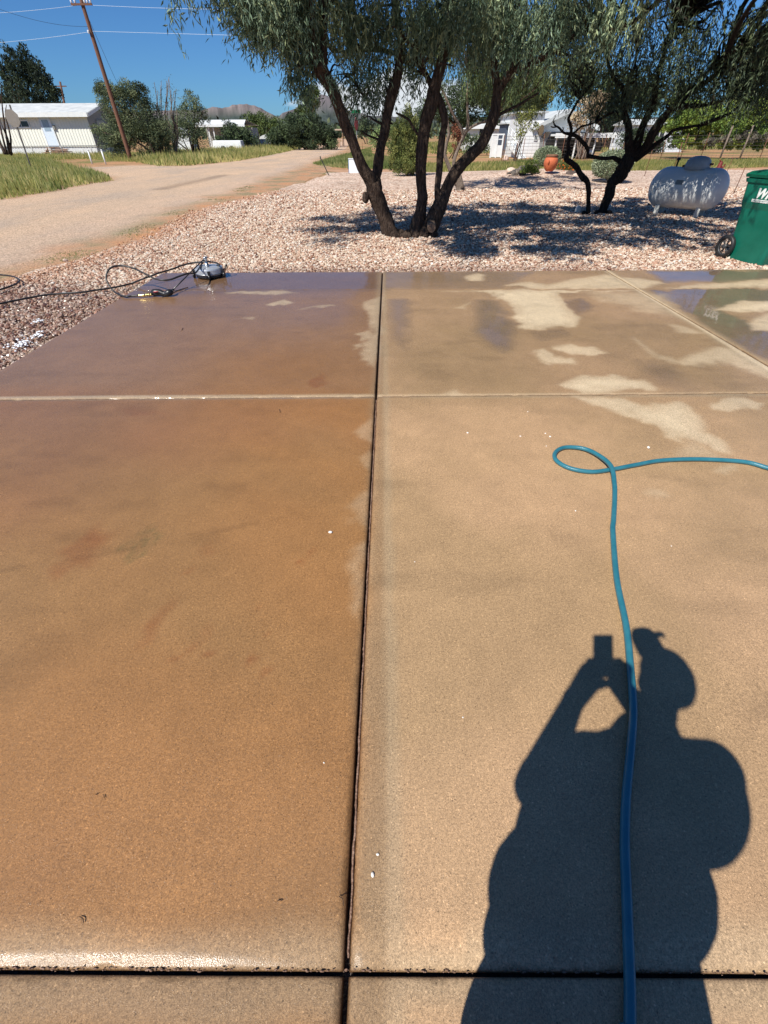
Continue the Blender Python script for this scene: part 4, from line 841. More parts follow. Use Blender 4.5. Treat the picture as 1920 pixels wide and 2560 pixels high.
bush('small_tree', 'dark small tree beside the far end of the road', 'tree', [(912, 315, 14, 24, 1), (900, 330, 12, 14, .4)], 130, 912, G2, 1800, .3, tk=.12, stems=2)
bush('pale_green_bush', 'pale green bush right of the far road', 'bush', [(950, 335, 22, 22, 1), (975, 325, 20, 28, .8), (935, 345, 16, 12, .4)], 78, 955, [C(120, 138, 92), C(104, 124, 80), C(136, 150, 100)], 3500, .2, tk=.06, stems=4)
bush('juniper', 'tall column shaped juniper between the dark trunks', 'shrub', [(1000, 380, 22, 58, 1.2), (1030, 372, 26, 66, 1.6), (990, 345, 18, 42, .6), (1015, 330, 28, 50, 1.2), (1042, 375, 20, 62, 1), (1015, 412, 38, 26, 1.4), (990, 395, 22, 44, 1), (1022, 290, 18, 30, .4)], 27.2, 1020, [C(104, 112, 62), C(86, 96, 54), C(122, 126, 74), C(66, 76, 46)], 30000, .07, elong=1.8, up=1.3, tk=.06, stems=5)
gd = 'trees behind the white house'
bush('large_tree', 'dark broad tree between the yard trees and the white house', 'tree', [(1140, 250, 60, 44, 2), (1200, 220, 60, 50, 2), (1080, 280, 44, 30, 1), (1230, 275, 40, 36, 1), (1150, 300, 50, 24, .8)], 78, 1160, G2, 15000, .26, tk=.3, group=gd)
bush('large_tree', 'olive green tree rising over the left gable of the white house', 'tree', [(1310, 225, 50, 40, 1.4), (1270, 245, 36, 36, 1), (1360, 235, 44, 34, 1.2), (1330, 262, 50, 20, .8)], 72, 1310, [C(98, 102, 52), C(80, 86, 48), C(112, 112, 62), C(62, 68, 42)], 13000, .26, tk=.3, group=gd)
bush('large_tree', 'tall dark tree behind the carport of the white house', 'tree', [(1480, 215, 64, 50, 2), (1560, 230, 60, 54, 2), (1520, 280, 60, 36, 1.4), (1620, 250, 46, 46, 1.4), (1440, 180, 50, 44, 1), (1560, 320, 36, 24, .6)], 74, 1520, G2, 20000, .28, tk=.3, group=gd)
bush('large_tree', 'bright yellow green tree above the wire fence, left of the pair', 'tree', [(1730, 290, 50, 38, 2), (1690, 310, 34, 26, 1), (1770, 300, 40, 34, 1.4), (1745, 330, 44, 18, .8), (1690, 262, 26, 26, .6), (1700, 352, 34, 20, .8), (1760, 356, 40, 18, .8)], 46, 1730, G3, 26000, .15, trunk=False, elong=.7, group='yellow green trees by the fence')
bush('large_tree', 'bright yellow green tree at the right edge above the wire fence', 'tree', [(1850, 290, 54, 42, 2), (1900, 270, 50, 44, 2), (1820, 320, 40, 26, 1), (1890, 325, 50, 26, 1.2), (1960, 290, 50, 50, 1), (1830, 352, 44, 22, .9), (1900, 355, 50, 20, .9)], 44, 1870, G3, 32000, .15, trunk=False, elong=.7, group='yellow green trees by the fence')
bush('bare_grey_bush', 'grey brown dry bush behind the fence at the right edge', 'bush', [(1880, 345, 50, 16, 1), (1800, 352, 44, 12, .8), (1940, 345, 40, 18, .8)], 43, 1880, [C(92, 88, 80), C(70, 66, 60), C(120, 114, 102)], 6000, .09, trunk=False)
bush('large_tree', 'hazy dark tree filling the gap right of the dark trunk', 'tree', [(1660, 170, 60, 60, 1), (1740, 200, 60, 50, 1), (1830, 215, 70, 50, 1), (1920, 200, 60, 60, 1)], 90, 1760, G2, 4000, .36, tk=.3, group=gd)
bush('rusty_bush', 'reddish brown dead bush behind the second tree', 'bush', [(1145, 335, 12, 24, 1), (1138, 320, 10, 16, .6)], 48, 1145, [C(126, 80, 60), C(104, 66, 50)], 700, .14, tk=.05, stems=4)
bush('dark_bush', 'dark bush in front of the long pale building', 'bush', [(1610, 350, 30, 26, 1), (1575, 345, 28, 30, 1), (1640, 358, 22, 16, .6)], 57, 1605, G2, 9000, .16, tk=.05, stems=4)
bush('green_bush', 'low green bush left of the small white porch', 'bush', [(1195, 350, 18, 20, 1), (1165, 352, 16, 16, .8), (1210, 362, 14, 12, .5)], 56, 1190, G1, 3600, .15, tk=.05, stems=4)
bush('young_tree', 'slender young tree with yellow green leaves in front of the white house', 'tree', [(1308, 300, 22, 22, 1), (1325, 285, 22, 20, .8), (1300, 335, 18, 18, .5), (1335, 320, 14, 16, .3)], 44, 1302, [C(128, 132, 70), C(108, 112, 60)], 1500, .13, tk=.05, stems=4)
bush('dry_twiggy_tree', 'pale tan dried tree behind the gnarled dark trunk', 'tree', [(1480, 270, 34, 34, 1), (1450, 300, 26, 26, .8), (1500, 250, 26, 24, .6)], 46, 1462, [C(168, 148, 120), C(132, 116, 94), C(188, 172, 142)], 3600, .13, tk=.07, stems=10, bark_=bark_grey)
# sage balls
def sage(px, pyb, Y, r, label, q=.72):
    b0 = G(px, pyb); b0[2] = float(hz(b0[0], b0[1])); tr = thing('sage_shrub', label, 'shrub', tuple(b0), group='silver green sage shrubs')
    n = 9000; s = rng.normal(size=(n, 3)); s /= np.linalg.norm(s, axis=1)[:, None]
    bump_ = 1+.16*(fbm(s[:, 0]*4+9, s[:, 1]*4+s[:, 2]*5, 3, 8)-.5); rr = rng.random(n)**.22*bump_
    pos = s*rr[:, None]*np.array((r, r, r*q*.88))+np.array((0, 0, r*q*.98)); pos = pos[pos[:, 2] > r*q*.22*(1+np.hypot(pos[:, 0], pos[:, 1])/r)-.02]
    m = len(pos); d = (pos-np.array((0, 0, r*q*.8)))/r+rng.normal(0, .45, (m, 3))
    c = np.array([C(142, 152, 122)[:3], C(122, 134, 106)[:3], C(162, 170, 142)[:3], C(98, 108, 84)[:3]])[rng.integers(0, 4, m)]*rng.uniform(.75, 1.2, (m, 1))
    v, c = leaves(pos, d, .06, .034, c*1.25); leaf_obj('foliage', v, c, leafy, tr)
    mb = MB()
    for i in range(26):
        a = rng.uniform(0, 6.28); q_ = rng.uniform(.3, .75)*r; mb.tube(cr([(0, 0, 0), (math.cos(a)*q_*.5, math.sin(a)*q_*.5, r*.25), (math.cos(a)*q_, math.sin(a)*q_, r*.62)], 3), .011, 5)
    mb.build('stems', bark_grey, tr)
sage(1360, 436, 29, .62, 'silvery sage shrub rising behind the clay pot'); sage(1519, 457, 24, .74, 'round silvery sage shrub behind the horizontal dark branch')
# bare shrubs with upright canes
def canes(name, label, px, Y, specs, m, cat='shrub', leafc=None):
    b0 = P(px, 335, Y); b0[2] = -.1; tr = thing(name, label, cat, tuple(b0)); mb = MB(); tips = []
    for pts, w in specs:
        zc = Y*math.cos(PITCH); q = cr([P(a, b, Y+rng.uniform(-.5, .5))-b0 for a, b in pts], 4); mb.tube(q, np.linspace(w, w*.25, len(q))*zc/F_PX/2, 6, noise=.08); tips.append(q)
    mb.build('canes', m, tr)
    if leafc:
        q = np.concatenate(tips); q = q[q[:, 2] > .8]; k = rng.integers(0, len(q), 900); pos = q[k]+rng.normal(0, .16, (900, 3)); v, c = leaves(pos, rng.normal(size=(900, 3)), .12, .05, np.array([leafc[:3]])[np.zeros(900, int)]*rng.uniform(.6, 1.3, (900, 1))); leaf_obj('foliage', v, c, leafy, tr)
sp = []
for i in range(17):
    x0 = rng.uniform(386, 438); x1 = x0-rng.uniform(-12, 34); t = rng.uniform(192, 262); sp.append(([(x0+6, 385), (x0+rng.normal(0, 5), 330), ((x0+x1)/2+rng.normal(0, 6), 285), (x1, t)], rng.uniform(2.5, 5)))
canes('ocotillo', 'bare grey upright canes between the round bush and the feathery tree', 415, 51, sp, bark_grey, leafc=C(96, 108, 74))
sp = [([(18, 386), (6, 340), (-4, 290), (2, 240)], 6), ([(24, 386), (14, 330), (6, 270), (2, 205)], 6), ([(28, 388), (26, 340), (14, 290), (16, 262)], 5), ([(15, 386), (-2, 350), (-14, 300), (-20, 260)], 6), ([(30, 386), (20, 350), (8, 322), (0, 300)], 5), ([(12, 386), (0, 360), (-10, 330), (-16, 310)], 5)]
canes('ocotillo', 'dark bare canes at the left edge in front of the mobile home', 20, 44, sp, bark_dark)

# distant tree belt (reads as one mass)
n = 26000; xx = rng.uniform(-330, 900, n); yy = rng.uniform(230, 420, n); hh = 3+5.0*fbm(xx*.045, yy*.03, 4, 3); keepm = np.abs(xx+.12*yy+8) > 9; xx, yy, hh = xx[keepm], yy[keepm], hh[keepm]; n = len(xx)
pos = np.stack([xx, yy, rng.random(n)**.8*hh-.1], 1); c = np.array([x[:3] for x in G1+G2])[rng.integers(0, 8, n)]*rng.uniform(.7, 1.2, (n, 1))
v, c = leaves(pos, rng.normal(size=(n, 3))+(0, 0, .4), 2.0, 1.3, c); tag(leaf_obj('distant_trees', v, c, leafy, None), label='belt of distant scrub trees below the mountains', cat='trees', kind='stuff')

# ------------------------------------------------------------------ grass and weeds
grass_m = leaf_mat('grass_blade', (1, 1, 1, 1), rough=.6, trans=.3, spec=.2)
def grass(name, label, poly, n, h, w, cols, z=-.09, edge=.6, dens=None, cat='grass'):
    poly = np.array(poly); lo_, hi_ = poly.min(0), poly.max(0); p = rng.uniform(lo_, hi_, (int(n*2.5), 2)); sd = poly_sd(p[:, 0], p[:, 1], poly)
    nn = fbm(p[:, 0]*.9, p[:, 1]*.9, 4, 6); keep = (sd > -edge*.5+edge*(1-nn)*.9) & (rng.random(len(p)) < .35+nn)
    if dens is not None: keep &= nn > dens
    p = p[keep][:n]; sd = sd[keep][:n]; nn = nn[keep][:n]; m = len(p); hh = h*rng.uniform(.45, 1.25, m)*(.55+.9*nn)*np.clip(.35+sd/1.2, .35, 1)
    zz = np.full(m, z) if z is not None else hz(p[:, 0], p[:, 1])
    base = np.column_stack([p, zz]); d = np.column_stack([rng.normal(0, .33, m), rng.normal(0, .33, m), np.ones(m)]); c = np.array([x[:3] for x in cols])
    k = np.clip((fbm(p[:, 0]*.5, p[:, 1]*.5, 3, 88)*1.5-.25)*len(c)+rng.normal(0, .8, m), 0, len(c)-1).astype(int)
    v, cc = leaves(base, d, 1.0, w, c[k]*rng.uniform(.75, 1.25, (m, 1)))
    v = v.reshape(-1, 4, 3); v = base[:, None]+(v-base[:, None])*np.stack([np.ones((m, 1)).repeat(4, 1)*.6*hh[:, None]+.0, np.ones((m, 1)).repeat(4, 1)*.6*hh[:, None], np.ones((m, 1)).repeat(4, 1)*hh[:, None]], -1)
    v[:, 1] = v[:, 0]+(v[:, 2]-v[:, 0])*.3+np.array((1, 0, 0))*w*.5; v[:, 3] = v[:, 0]+(v[:, 2]-v[:, 0])*.3-np.array((1, 0, 0))*w*.5
    return tag(leaf_obj(name, v.reshape(-1, 3), cc, grass_m, None), label=label, cat=cat, kind='stuff')
GY = [C(150, 148, 86), C(128, 134, 74), C(172, 164, 104), C(106, 120, 62), C(188, 176, 120)]
GG = [C(112, 124, 70), C(92, 106, 56), C(128, 136, 80), C(152, 150, 98)]
grass('grass', 'tall yellow green grass in front of the mobile home by the road', gp((-350, 430), (-300, 540), (0, 492), (60, 482), (130, 472), (205, 458), (280, 447), (262, 436), (215, 424), (170, 412), (120, 402), (0, 402), (-200, 402)), 42000, .42, .05, GG+GY)
grass('grass', 'long yellow grass verge below the roadside bushes', gp((330, 396), (395, 412), (470, 411), (600, 399), (700, 381), (790, 361), (800, 357), (760, 361), (690, 366), (600, 372), (500, 380), (400, 386)), 36000, .55, .06, GY+[C(196, 190, 120)])
grass('grass', 'grass strip along the foot of the mobile home', gp((-300, 392), (-200, 402), (0, 400), (200, 396), (330, 402), (400, 410), (420, 386), (310, 386), (200, 388), (0, 388)), 16000, .38, .06, GY)
grass('grass', 'green grass patch right of the road behind the white box', gp((778, 406), (860, 417), (1010, 418), (1010, 400), (930, 385), (925, 368), (900, 376)), 20000, .28, .05, GG)
grass('grass', 'green grass strip beyond the gravel yard', gp((1040, 408), (1040, 428), (1300, 427), (1600, 425), (1950, 412), (1950, 398), (1600, 402), (1300, 404)), 34000, .22, .05, GG+GY)
grass('grass', 'distant dry grass field right of the road', gp((950, 356), (1000, 385), (1500, 378), (1950, 370), (1950, 356), (1500, 362)), 12000, .4, .14, GY+GG)
grass('weeds', 'low green weeds scattered along the near edge of the road', gp((40, 648), (330, 560), (480, 498), (600, 462), (640, 455), (600, 478), (500, 510), (380, 560), (200, 640), (60, 690)), 1300, .035, .025, [C(134, 134, 92), C(120, 122, 82), C(156, 148, 104)], z=-.086, edge=.35, dens=.53, cat='weeds')
grass('weeds', 'tiny weeds among the gravel in front of the big tree', gp((640, 650), (1010, 676), (1010, 655), (700, 610)), 500, .03, .012, [C(124, 132, 84), C(140, 120, 70)], z=None, edge=.3, dens=.5, cat='weeds')

# ------------------------------------------------------------------ buildings
def wall_ribs(mb, p0, p1, z0, z1, step=.30, d=.020):
    """corrugated siding: vertical ribs proud of the wall"""
    p0 = np.array(p0, float); p1 = np.array(p1, float); L_ = np.linalg.norm(p1-p0); n = int(L_/step); a = math.atan2(*(p1-p0)[::-1])
    for i in range(n):
        c = p0+(p1-p0)*(i+.5)/n; mb.box((c[0], c[1], (z0+z1)/2), (step*.45, d, z1-z0), a, taper=(1, 1))
cream = mat('cream_siding', C(240, 241, 228, .98), .5, var=.05, vs=2); cream_dark = mat('cream_groove', C(196, 190, 156, .9), .6, var=.05)
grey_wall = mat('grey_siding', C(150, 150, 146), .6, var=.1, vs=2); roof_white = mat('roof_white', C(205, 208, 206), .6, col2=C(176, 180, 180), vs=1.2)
pale_blue = mat('pale_blue_door', C(214, 228, 240), .5, var=.04)
def win(parent, x0, x1, z0, z1, y, label=None, frame=white_paint, ax='x', depth=.06):
    """window in a wall facing -y: frame with a pane as sub-part"""
    w = (x1-x0); t = min(.09, w*.12); mb = MB()
    mb.box(((x0+x1)/2, y, z1-t/2), (w, depth, t)); mb.box(((x0+x1)/2, y, z0+t/2), (w, depth, t)); mb.box((x0+t/2, y, (z0+z1)/2), (t, depth, z1-z0-2*t)); mb.box((x1-t/2, y, (z0+z1)/2), (t, depth, z1-z0-2*t)); mb.box(((x0+x1)/2, y+.002, (z0+z1)/2), (t*.6, depth*.8, z1-z0-2*t))
    f = mb.build('window', frame, parent); g_ = MB(); g_.box(((x0+x1)/2, y+depth*.3, (z0+z1)/2), (w-2*t, .01, z1-z0-2*t)); g_.build('pane', dark_glass, f)
    return f

# corrugated mobile home on the left
Y0 = 60.; c0 = P(247, 385, Y0); xr = float(c0[0]); zt = float(P(216, 284, Y0)[2]); zr = float(P(262, 258, 63.5)[2]); xl = xr-17.5
O = np.array((xr, Y0, -.1)); mh = thing('mobile_home', 'cream corrugated mobile home with a flat white eave across the road', 'mobile home', tuple(O))
W_ = 7.0; zs = .78
mb = MB(); mb.box((-8.75, W_/2, (zs+zt+.1)/2), (17.5, W_, zt+.1-zs)); wall_ribs(mb, (-17.45, -.014), (-.05, -.014), zs+.002, zt+.07); mb.add([(0, 0, zt+.1), (0, W_, zt+.1), (0, W_/2, zr+.02), (-17.5, 0, zt+.1), (-17.5, W_, zt+.1), (-17.5, W_/2, zr+.02)], [(0, 1, 2), (3, 5, 4), (0, 2, 5, 3), (1, 4, 5, 2)])
mb.build('wall', cream, mh)
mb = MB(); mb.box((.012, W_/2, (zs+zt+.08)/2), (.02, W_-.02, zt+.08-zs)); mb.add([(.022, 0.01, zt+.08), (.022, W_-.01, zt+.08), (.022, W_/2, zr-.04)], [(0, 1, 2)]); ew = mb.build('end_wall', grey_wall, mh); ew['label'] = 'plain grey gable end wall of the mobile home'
mb = MB(); mb.box((-8.75, W_/2, zs/2-.004), (17.4, W_-.1, zs-.008)); mb.build('skirting', white_paint, mh)
ov_ = .55; sl_ = (zr-zt)/(W_/2)
mb = MB(); mb.add([(-18, -ov_, zt+.14), (.45, -ov_, zt+.14), (.45, W_/2, zr+.12), (-18, W_/2, zr+.12), (-18, W_+ov_, zt+.14), (.45, W_+ov_, zt+.14)], [(0, 1, 2, 3), (3, 2, 5, 4)]); mb.add([(-18, -ov_, zt+.08), (.45, -ov_, zt+.08), (.45, W_/2, zr+.04), (-18, W_/2, zr+.04), (-18, W_+ov_, zt+.08), (.45, W_+ov_, zt+.08)], [(3, 2, 1, 0), (4, 5, 2, 3)]); rf = mb.build('roof', roof_white, mh)
mb = MB(); mb.box((-8.78, -ov_-.03, zt+.02), (18.4, .05, .36)); a_ = math.atan2(zr-zt, W_/2+ov_); ln = math.hypot(zr-zt, W_/2+ov_)
for sgn, yc in ((1, (W_/2-ov_)/2), (-1, W_-(W_/2-ov_)/2)):
    mb.box((.47, yc, (zt+zr)/2-.02), (.05, ln, .26), M=Matrix.Rotation(sgn*a_, 3, 'X'))
mb.build('fascia', white_paint, rf)
def wl(px, py, Y=Y0): p = P(px, py, Y)-O; return p
d0 = wl(118, 366); d1 = wl(140, 364); dt = wl(100, 291)
dx0, dx1 = d0[0]+.25, d1[0]+.35; dz1 = dt[2]-.05; dz0 = zs+.02
mb = MB(); mb.box(((dx0+dx1)/2, -.055, (dz0+dz1)/2), (dx1-dx0, .06, dz1-dz0)); dr = mb.build('door', pale_blue, mh)
mb = MB(); mb.box(((dx0+dx1)/2, -.09, dz0+(dz1-dz0)*.72), ((dx1-dx0)*.62, .012, (dz1-dz0)*.38)); mb.build('pane', mat('door_glass', C(150, 170, 186), .2), dr)
mb = MB(); 
for q in (dx0-.05, dx1+.05): mb.box((q, -.06, (dz0+dz1)/2), (.08, .08, dz1-dz0+.1))
mb.box(((dx0+dx1)/2, -.062, dz1+.07), (dx1-dx0+.2, .084, .09)); mb.build('frame', white_paint, dr)
w0 = wl(36, 320); w1 = wl(70, 300); win(mh, w0[0], w1[0], w0[2], w1[2], -.06)
mb = MB(); p = wl(136, 318); mb.box((p[0], -.09, p[2]), (.22, .16, .34)); mb.build('porch_lamp', mat('lamp_grey', C(140, 140, 136), .5), mh)
# window in the end wall
mb = MB(); mb.box((.04, 2.4, 2.35), (.03, 1.7, 1.3)); ew_w = mb.build('window', mat('win_grey', C(120, 122, 120), .5), mh); mb = MB(); mb.box((.062, 2.4, 2.35), (.012, 1.5, 1.12)); mb.build('pane', dark_glass, ew_w)
# wooden steps below the door
st = thing('wooden_steps', 'weathered wooden steps under the pale blue door', 'steps', tuple(O+((dx0+dx1)/2, -.9, 0)))
wood = mat('weathered_wood', C(150, 116, 92), .8, var=.3, vs=8, bump=.3); mb = MB()
for i in range(4): mb.box((0, .6-.35*i, .72-.18*i), (1.5, .36, .05))
mb.build('treads', wood, st); mb = MB()
for s in (-.74, .74):
    mb = MB(); mb.add([(s-.02, .78, 0), (s-.02, -.7, 0), (s-.02, .78, .7), (s+.02, .78, 0), (s+.02, -.7, 0), (s+.02, .78, .7)], [(0, 2, 1), (3, 4, 5), (0, 1, 4, 3), (1, 2, 5, 4), (2, 0, 3, 5)]); mb.build('side_board', wood, st)
for i, (px_, nm, lb) in enumerate([(155, 'lumber_pile', 'brown heap of boards right of the wooden steps')]):
    q = P(px_, 378, 59); q[2] = -.1; t_ = thing(nm, lb, 'lumber', tuple(q)); mb = MB()
    for k in range(9): mb.box((rng.uniform(-.4, .4), rng.uniform(-.3, .3), .06+.07*k), (rng.uniform(1.4, 2.2), .18, .06), rng.uniform(-.3, .3))
    mb.build('boards', wood, t_)
# chain link fence
fy = 56.; fx0, fx1 = -48., float(P(300, 366, fy)[0]); fz = float(P(150, 365, fy)[2])
fn = thing('chain_link_fence', 'low grey chain link fence in front of the mobile home', 'fence', (fx1, fy, -.1)); galv = mat('galvanised', C(150, 152, 150), .5, metal=.4, var=.1)
mb = MB(); mb.tube([(fx0-fx1, 0, fz+.1), (0, 0, fz+.1)], .03, 8); mb.build('top_rail', galv, fn)
for k in range(8):
    mb = MB(); x_ = -k*2.9; mb.tube([(x_, 0, 0), (x_, 0, fz+.16)], .035, 8); mb.build('post', galv, fn)
mb = MB()
for k in range(150): x_ = -k*.16; mb.tube([(x_, .01, 0.02), (x_-.9, .01, fz+.08)], .004, 3, caps=False, smooth=False); mb.tube([(x_-.9, -.01, 0.02), (x_, -.01, fz+.08)], .004, 3, caps=False, smooth=False)
o_ = mb.build('mesh_wire', galv, fn); o_['kind'] = 'stuff'
# two white posts, left of the pole
for i, (a, b, a1, b1, lb) in enumerate([(231, 410, 219, 377, 'shorter white post left of the utility pole'), (265, 411, 250, 376, 'taller white post nearest the utility pole')]):
    g0 = G(a, b, -.09); h_ = P(a1, b1, g0[1])[2]+.09; t_ = thing('white_post', lb, 'post', tuple(g0), group='white posts at the driveway across the road'); mb = MB()
    mb.tube([(0, 0, -.1), (0, 0, h_)], .055, 10); mb.build('shaft', white_paint, t_); mb = MB(); mb.lathe([(.062, 0), (.062, .03), (.03, .06)], (0, 0, h_), 10); mb.build('cap', white_paint, t_)
# utility pole with crossarm, insulators
g0 = G(328, 403, -.1); top = P(196, -26, g0[1]); up = thing('utility_pole', 'tall brown wooden utility pole leaning beside the round bush', 'utility pole', tuple(g0)); dxp = P(203, 0, g0[1])-g0; top = dxp*(1+.06)
mb = MB(); mb.tube([top*t for t in np.linspace(-.02, 1, 14)], np.linspace(.17, .125, 14), 12, noise=.02); mb.build('pole', dark_wood, up)
q0 = P(206, 12, g0[1])-g0; q0 = top*(q0[2]/top[2]); mb = MB(); mb.box(q0+(0, -.16, 0), (1.5, .09, .10)); ca = mb.build('crossarm', dark_wood, up)
ins = mat('porcelain', C(222, 226, 230), .25, var=.03)
for k in (-.68, -.42, .26, .46, .68):
    mb = MB(); mb.lathe([(.03, 0), (.07, .03), (.04, .06), (.08, .09), (.05, .13), (.06, .17), (.02, .2)], q0+(k, -.16, .06), 10); mb.build('insulator', ins, ca)
q1 = top*((P(225, 80, g0[1])-g0)[2]/top[2]); mb = MB(); mb.lathe([(.04, 0), (.09, .04), (.05, .08), (.09, .12), (.04, .18)], q1+(-.1, -.2, -.1), 10); mb.tube([q1, q1+(-.1, -.2, -.02)], .025, 6); mb.build('insulator', ins, up)
wire_w = mat('bright_wire', C(200, 214, 228), .4, var=.02); wire_d = mat('dark_wire', C(70, 84, 104), .6)
def wire(lb, A, B, sag, r, m): 
    A = np.array(A); B = np.array(B); t = np.linspace(0, 1, 40)[:, None]; p = A+(B-A)*t; p[:, 2] -= sag*4*(t*(1-t))[:, 0]; c0_ = A.copy(); mb = MB(); mb.tube(p-c0_, r, 5, caps=False); o = mb.build('power_line', m); o.location = c0_; tag(o, lb, 'wire', group='wires on the utility pole'); return o
for A, B, lb, s in ((P(203, 12, g0[1]), P(-420, 30, 46), 'upper pale wire running left from the crossarm', .3), (P(212, 12, g0[1]), P(900, 22, 43), 'upper pale wire running right from the crossarm', .12), (P(222, 80, g0[1]), P(-420, 116, 46), 'lower pale wire running left from the pole insulator', .3), (P(226, 78, g0[1]), P(1000, 100, 43), 'lower pale wire running right from the pole insulator', -.0)):
    wire(lb, A, B, s, .0085, wire_w)
wire('thin dark guy wire slanting down right from the pole', P(224, 52, g0[1]), P(318, 260, g0[1]+6), .2, .012, wire_d)
wire('thin dark wire crossing the sky left of the pole', P(222, 66, g0[1]), P(-60, 0, 40), .3, .009, wire_d)
q = P(170, 335, 92); q[2] = -.1; t_ = thing('utility_pole', 'thin distant dark pole right of the pointed evergreen', 'utility pole', tuple(q)); mb = MB(); tp = P(150, 204, 92)-q; mb.tube([(0, 0, 0), tp], (.2, .14), 8); mb.build('pole', dark_wood, t_); mb = MB(); mb.box(tp+(0, 0, -.5), (1.4, .12, .12)); mb.build('crossarm', dark_wood, t_)
# road sign seen from the back
g0 = G(82, 432, -.1); t_ = thing('road_sign', 'back of an eight sided sign on a thin steel post in the tall grass', 'sign', tuple(g0)); tp = P(24, 262, g0[1])-g0
mb = MB(); mb.box(tp/2, (.06, .05, np.linalg.norm(tp)), M=Matrix(((1, 0, tp[0]/tp[2]), (0, 1, 0), (0, 0, 1)))); mb.build('post', mat('post_grey', C(92, 88, 84), .6, metal=.3), t_)
sc0 = P(33, 296, g0[1])-g0; mb = MB(); n8 = [(math.cos(R(22.5+45*k))*.40, math.sin(R(22.5+45*k))*.40) for k in range(8)]
v_ = [(a*.95, -.04, b) for a, b in n8]+[(a*.95, -.06, b) for a, b in n8]; v_ = [(x+sc0[0], y, z+sc0[2]) for x, y, z in v_]; mb.add(v_, [tuple(range(8)), tuple(reversed(range(8, 16)))]+[(k, 8+k, 8+(k+1) % 8, (k+1) % 8) for k in range(8)]); mb.build('plate', mat('plate_grey', C(140, 132, 122), .5, metal=.2, var=.1), t_)
# white porch roof house
Y0 = 76.; O = P(613, 360, Y0); O[2] = -.1; ph = thing('mobile_home', 'low white house with a long porch roof on thin posts half hidden by bushes', 'mobile home', tuple(O)); L0 = lambda a, b, Y=Y0: P(a, b, Y)-O
e0 = L0(486, 316); e1 = L0(607, 316); r0_ = L0(490, 299, Y0+3.2); r1_ = L0(614, 299, Y0+3.2)
mb = MB(); mb.add([(e0[0], 0, e0[2]+.2), (e1[0]+.2, 0, e1[2]+.2), (r1_[0], 3.2, r1_[2]), (e0[0], 3.2, r1_[2]), (e0[0], 7, e0[2]+.1), (r1_[0]+.9, 7, e0[2]+.1)], [(0, 1, 2, 3), (3, 2, 5, 4)]); mb.box(((e0[0]+e1[0])/2+.1, -.03, e1[2]+.1), (e1[0]-e0[0]+.3, .06, .26)); mb.build('roof', white_paint, ph)
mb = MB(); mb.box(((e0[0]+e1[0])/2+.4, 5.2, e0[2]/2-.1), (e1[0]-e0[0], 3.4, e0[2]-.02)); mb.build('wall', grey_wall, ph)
for a in (521, 533): p = L0(a, 330); mb = MB(); mb.box((p[0], .3, e0[2]/2), (.12, .12, e0[2]+.1)); mb.build('post', white_paint, ph)
p = L0(600, 330); mb = MB(); mb.add([(p[0]-.9, .3, e0[2]+.1), (p[0]-.75, .3, e0[2]+.1), (p[0]+.2, .3, e0[2]-1.3), (p[0]+.35, .3, e0[2]-1.3)], [(0, 2, 3, 1)]); mb.build('brace', white_paint, ph)
q = P(572, 364, 70); q[2] = -.1; t_ = thing('utility_trailer', 'low white trailer in the shade below the porch roof', 'trailer', tuple(q)); mb = MB(); mb.box((0, 0, .75), (3.6, 1.6, .8), taper=(.94, .9)); mb.build('body', white_paint, t_, bevel=.1)
for s in (-.5, .5): mb = MB(); mb.lathe([(.3, -.1), (.34, -.06), (.34, .06), (.3, .1)], (s, -.86, .34), 14, axis='y'); mb.build('wheel', black_rubber, t_)
q = P(455, 364, 62); q[2] = -.1; t_ = thing('small_shed', 'small white gabled shed behind the feathery tree', 'shed', tuple(q)); mb = MB(); mb.box((0, 1, .9), (2.0, 2, 1.8)); mb.build('wall', white_paint, t_); mb = MB(); mb.add([(-1.2, -.1, 1.75), (0, -.1, 2.3), (1.2, -.1, 1.75), (-1.2, 2.1, 1.75), (0, 2.1, 2.3), (1.2, 2.1, 1.75)], [(0, 1, 4, 3), (1, 2, 5, 4), (0, 2, 1), (3, 4, 5)]); mb.build('roof', roof_white, t_)
# round topped white shed
Y0 = 84.; q = P(669, 368, Y0); q[2] = -.1; t_ = thing('garden_shed', 'small white garden shed with a rounded gable and two doors', 'shed', tuple(q)); hw = (P(687, 350, Y0)[0]-P(652, 350, Y0)[0])/2; ht = P(669, 336, Y0)[2]+.1
mb = MB(); mb.box((0, 1.2, ht*.36), (hw*1.86, 2.4, ht*.72)); mb.build('wall', white_paint, t_)
pr = [(-hw*1.02, ht*.70), (-hw*.9, ht*.84), (-hw*.45, ht*.95), (0, ht), (hw*.45, ht*.95), (hw*.9, ht*.84), (hw*1.02, ht*.70)]; v_ = [(a, -.08, b) for a, b in pr]+[(a, 2.5, b) for a, b in pr]; mb = MB(); mb.add(v_, [(k, k+1, k+8, k+7) for k in range(6)]+[tuple(range(6, -1, -1)), tuple(range(7, 14))]); mb.build('roof', mat('shed_roof', C(214, 216, 214), .5), t_)
for s in (-1, 1):
    mb = MB(); mb.box((s*hw*.27, -.03, ht*.35), (hw*.5, .04, ht*.62)); d_ = mb.build('door', mat('shed_door', C(226, 230, 226), .5, var=.05), t_); mb = MB(); mb.box((s*hw*.55, -.055, ht*.35), (.07, .02, ht*.62)); mb.box((s*.05, -.055, ht*.35), (.05, .02, ht*.6)); mb.build('trim', mat('trim_grey', C(110, 116, 118), .6), d_)
